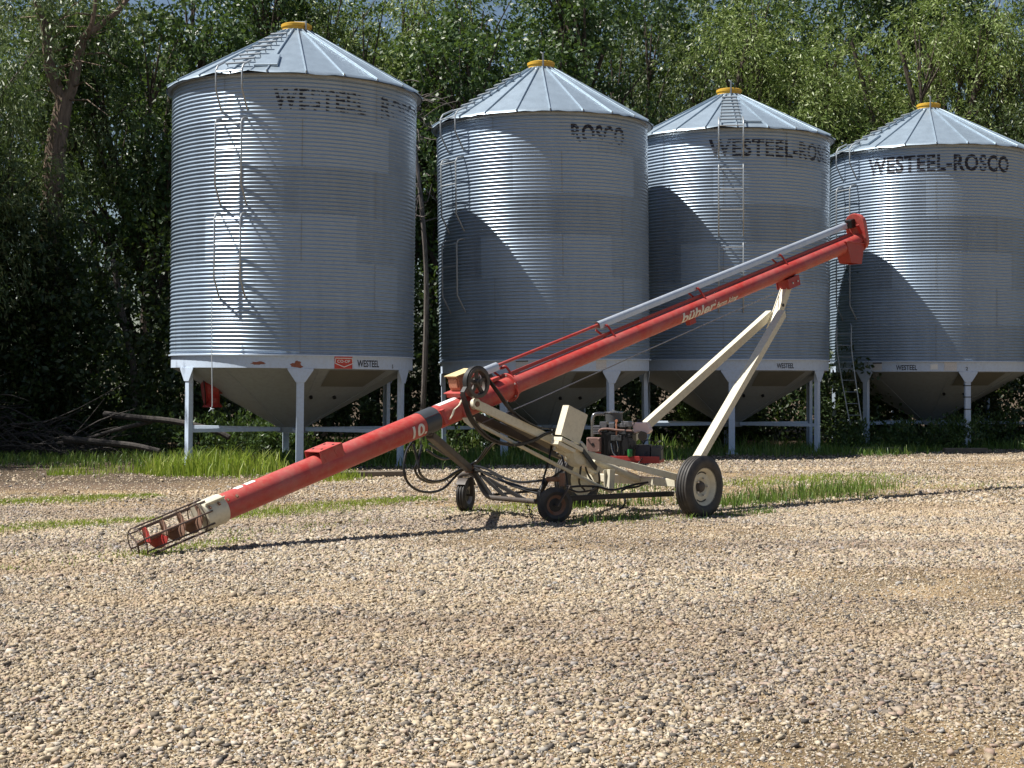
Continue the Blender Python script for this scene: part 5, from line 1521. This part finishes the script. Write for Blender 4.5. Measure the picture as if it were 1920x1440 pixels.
# ---- engine on its red tray
E0 = V(1160, 860, 0.05)
yaw = R_(-14)
ex = Vector((math.cos(yaw), math.sin(yaw), 0)); ey = Vector((-math.sin(yaw), math.cos(yaw), 0))
SE = F / E0.y
def E(px, py, d=0.0):
    """engine frame: sideways and upward distances from photograph columns, d metres in depth"""
    return E0 + ex * ((px - 1160) / SE / math.cos(yaw)) + Vector((0, 0, (860 - py) / SE)) + ey * d
ME = Matrix.Translation(E0) @ Matrix.Rotation(yaw, 4, 'Z')
def ebox(mb, px0, px1, py0, py1, d, dep):
    c = E((px0 + px1) / 2, (py0 + py1) / 2, d) - E0
    mb.box((0, 0, 0), (abs(px1 - px0) / SE, dep, abs(py1 - py0) / SE), Matrix.Translation(E0 + c) @ Matrix.Rotation(yaw, 4, 'Z'))
def edisc(mb, px, py, d, r, th, axis=None, n=24):
    a = axis if axis is not None else -ey
    mb.lathe([(r, -th / 2), (r, th / 2)], n, Matrix.Translation(E(px, py, d)) @ Vector(a).to_track_quat('Z', 'Y').to_matrix().to_4x4())
mb = MB(); ebox(mb, 1120, 1241, 860, 866, 0.0, 0.42); ebox(mb, 1120, 1241, 853, 862, -0.21, 0.012); ebox(mb, 1122, 1132, 846, 862, -0.1, 0.2)
part(mb, "engine_tray", 'red_dark', bevel=0.004)
mb = MB(); ebox(mb, 1130, 1190, 808, 857, 0.0, 0.30); ebox(mb, 1124, 1150, 820, 852, 0.02, 0.26); ebox(mb, 1140, 1180, 796, 812, 0.02, 0.24)
for q in range(6): ebox(mb, 1136 + q * 9, 1141 + q * 9, 812, 852, -0.155, 0.02)
eng = part(mb, "engine", 'dark', bevel=0.01)
mb = MB(); ebox(mb, 1118, 1130, 797, 813, -0.10, 0.14); ebox(mb, 1129, 1142, 790, 804, -0.08, 0.16)
for q in range(5): ebox(mb, 1117, 1131, 799 + q * 3, 800 + q * 3, -0.10, 0.17)
part(mb, "cylinder_head", 'alu', eng, bevel=0.008)
mb = MB(); ebox(mb, 1146, 1156, 792, 803, -0.13, 0.06); ebox(mb, 1165, 1177, 793, 800, -0.12, 0.08); ebox(mb, 1154, 1167, 795, 799, -0.12, 0.05); ebox(mb, 1168, 1188, 789, 799, -0.08, 0.14); part(mb, "carburettor", 'alu', eng, bevel=0.006)
mb = MB(); mb.lathe([(0.112, 0.0), (0.112, 0.11), (0.118, 0.112), (0.118, 0.122), (0.03, 0.13), (0.012, 0.145), (0.001, 0.145)], 30, Matrix.Translation(E(1151, 790, 0.0))); part(mb, "air_filter", 'grey_box', eng, smooth=True)
mb = MB(); mb.lathe([(0.119, 0.108), (0.122, 0.115), (0.119, 0.124), (0.114, 0.115)], 30, Matrix.Translation(E(1151, 790, 0.0)), True); part(mb, "filter_rim", 'chrome', eng, smooth=True)
mb = MB(); mb.tube(spline([E(1115, 818, -0.12), E(1115, 800, -0.12), E(1115, 785, -0.12), E(1118, 777, -0.11), E(1126, 775, -0.08), E(1138, 776, -0.02)], 5), 0.022, 12); part(mb, "intake_pipe", 'chrome', eng, smooth=True)
mb = MB(); ebox(mb, 1107, 1133, 819, 846, -0.19, 0.12)
for (px, py) in ((1110, 822), (1130, 822), (1110, 843), (1130, 843)): edisc(mb, px, py, -0.255, 0.012, 0.02)
mf = part(mb, "muffler", 'muffler', eng, bevel=0.012)
mb = MB(); edisc(mb, 1119, 832, -0.2515, 0.02, 0.006); part(mb, "muffler_hole", 'dark', mf)
mb = MB(); mb.tube(spline([E(1133, 813, -0.17), E(1129, 808, -0.18), E(1133, 804, -0.18), E(1145, 803, -0.18), E(1160, 805, -0.17), E(1190, 807, -0.14)], 4), 0.014, 10); part(mb, "exhaust_pipe", 'muffler', eng, smooth=True)
mb = MB(); edisc(mb, 1183, 832, -0.17, 0.085, 0.03); edisc(mb, 1183, 832, -0.18, 0.06, 0.03); edisc(mb, 1183, 832, -0.19, 0.025, 0.04); part(mb, "flywheel", 'dark', eng, smooth=True)
mb = MB(); edisc(mb, 1208, 816, -0.17, 0.058, 0.03); edisc(mb, 1208, 816, -0.19, 0.015, 0.03); part(mb, "idler_pulley", 'brown', eng, smooth=True)
mb = MB(); mb.ribbon([E(1172, 826, -0.175), E(1176, 820, -0.175), E(1206, 807, -0.175), E(1214, 811, -0.175)], ey * 0.02, 0.008); mb.ribbon([E(1188, 843, -0.175), E(1212, 823, -0.175)], ey * 0.02, 0.008); part(mb, "fan_belt", 'black', eng)
mb = MB(); mb.prism([E(1190, 812, -0.10), E(1188, 800, -0.10), E(1192, 791, -0.10), E(1214, 791, -0.10), E(1221, 806, -0.10), E(1216, 813, -0.10), E(1200, 808, -0.10)], ey * 0.2); tk_ = part(mb, "fuel_tank", 'tank', eng, bevel=0.012)
mb = MB(); mb.lathe([(0.036, 0.0), (0.036, 0.03), (0.03, 0.035)], 16, Matrix.Translation(E(1199, 791, 0.0))); part(mb, "tank_cap", 'dark', tk_, smooth=True)
mb = MB(); mb.tube([E(1160, 816, -0.16), E(1160, 790, -0.16)], 0.01, 8); edisc(mb, 1160, 788, -0.16, 0.018, 0.02); part(mb, "dipstick", 'orange_rust', eng)
mb = MB(); mb.tube(spline([E(1150, 830, -0.16), E(1153, 845, -0.17), E(1160, 854, -0.18), E(1172, 860, -0.2)], 4), 0.010, 8); mb.tube(spline([E(1160, 825, -0.165), E(1163, 838, -0.17), E(1162, 845, -0.17)], 4), 0.008, 8); part(mb, "fuel_line", 'chrome', eng, smooth=True)
mb = MB(); mb.lathe([(0.03, 0.0), (0.033, 0.01), (0.033, 0.08), (0.03, 0.09)], 16, Matrix.Translation(E(1186, 854, -0.2))); part(mb, "oil_filter", 'green', eng, smooth=True)
mb = MB(); ebox(mb, 1192, 1220, 833, 860, 0.02, 0.2); b1_ = part(mb, "battery", 'blue_black', eng, bevel=0.006)
mb = MB(); ebox(mb, 1221, 1240, 837, 860, 0.0, 0.2); ebox(mb, 1223, 1238, 834, 838, 0.0, 0.16); part(mb, "battery", 'grey_box', eng, bevel=0.006)
mb = MB(); mb.tube(spline([E(1205, 832, 0.0), E(1212, 824, -0.03), E(1226, 826, -0.03), E(1230, 834, 0.0)], 5), 0.007, 6); mb.tube(spline([E(1224, 833, 0.0), E(1236, 824, 0.0), E(1244, 832, -0.03), E(1240, 842, -0.08)], 5), 0.006, 6)
mb.tube(spline([E(1214, 845, -0.12), E(1208, 858, -0.22), E(1200, 868, -0.24), E(1196, 874, -0.24)], 4), 0.006, 6); part(mb, "battery_cable", 'black', eng, smooth=True)
mb = MB(); ebox(mb, 1150, 1170, 815, 825, -0.165, 0.03); ebox(mb, 1164, 1178, 806, 813, -0.15, 0.04); edisc(mb, 1157, 821, -0.19, 0.012, 0.01); edisc(mb, 1164, 815, -0.18, 0.012, 0.01); part(mb, "governor_linkage", 'grey_box', eng, bevel=0.004)
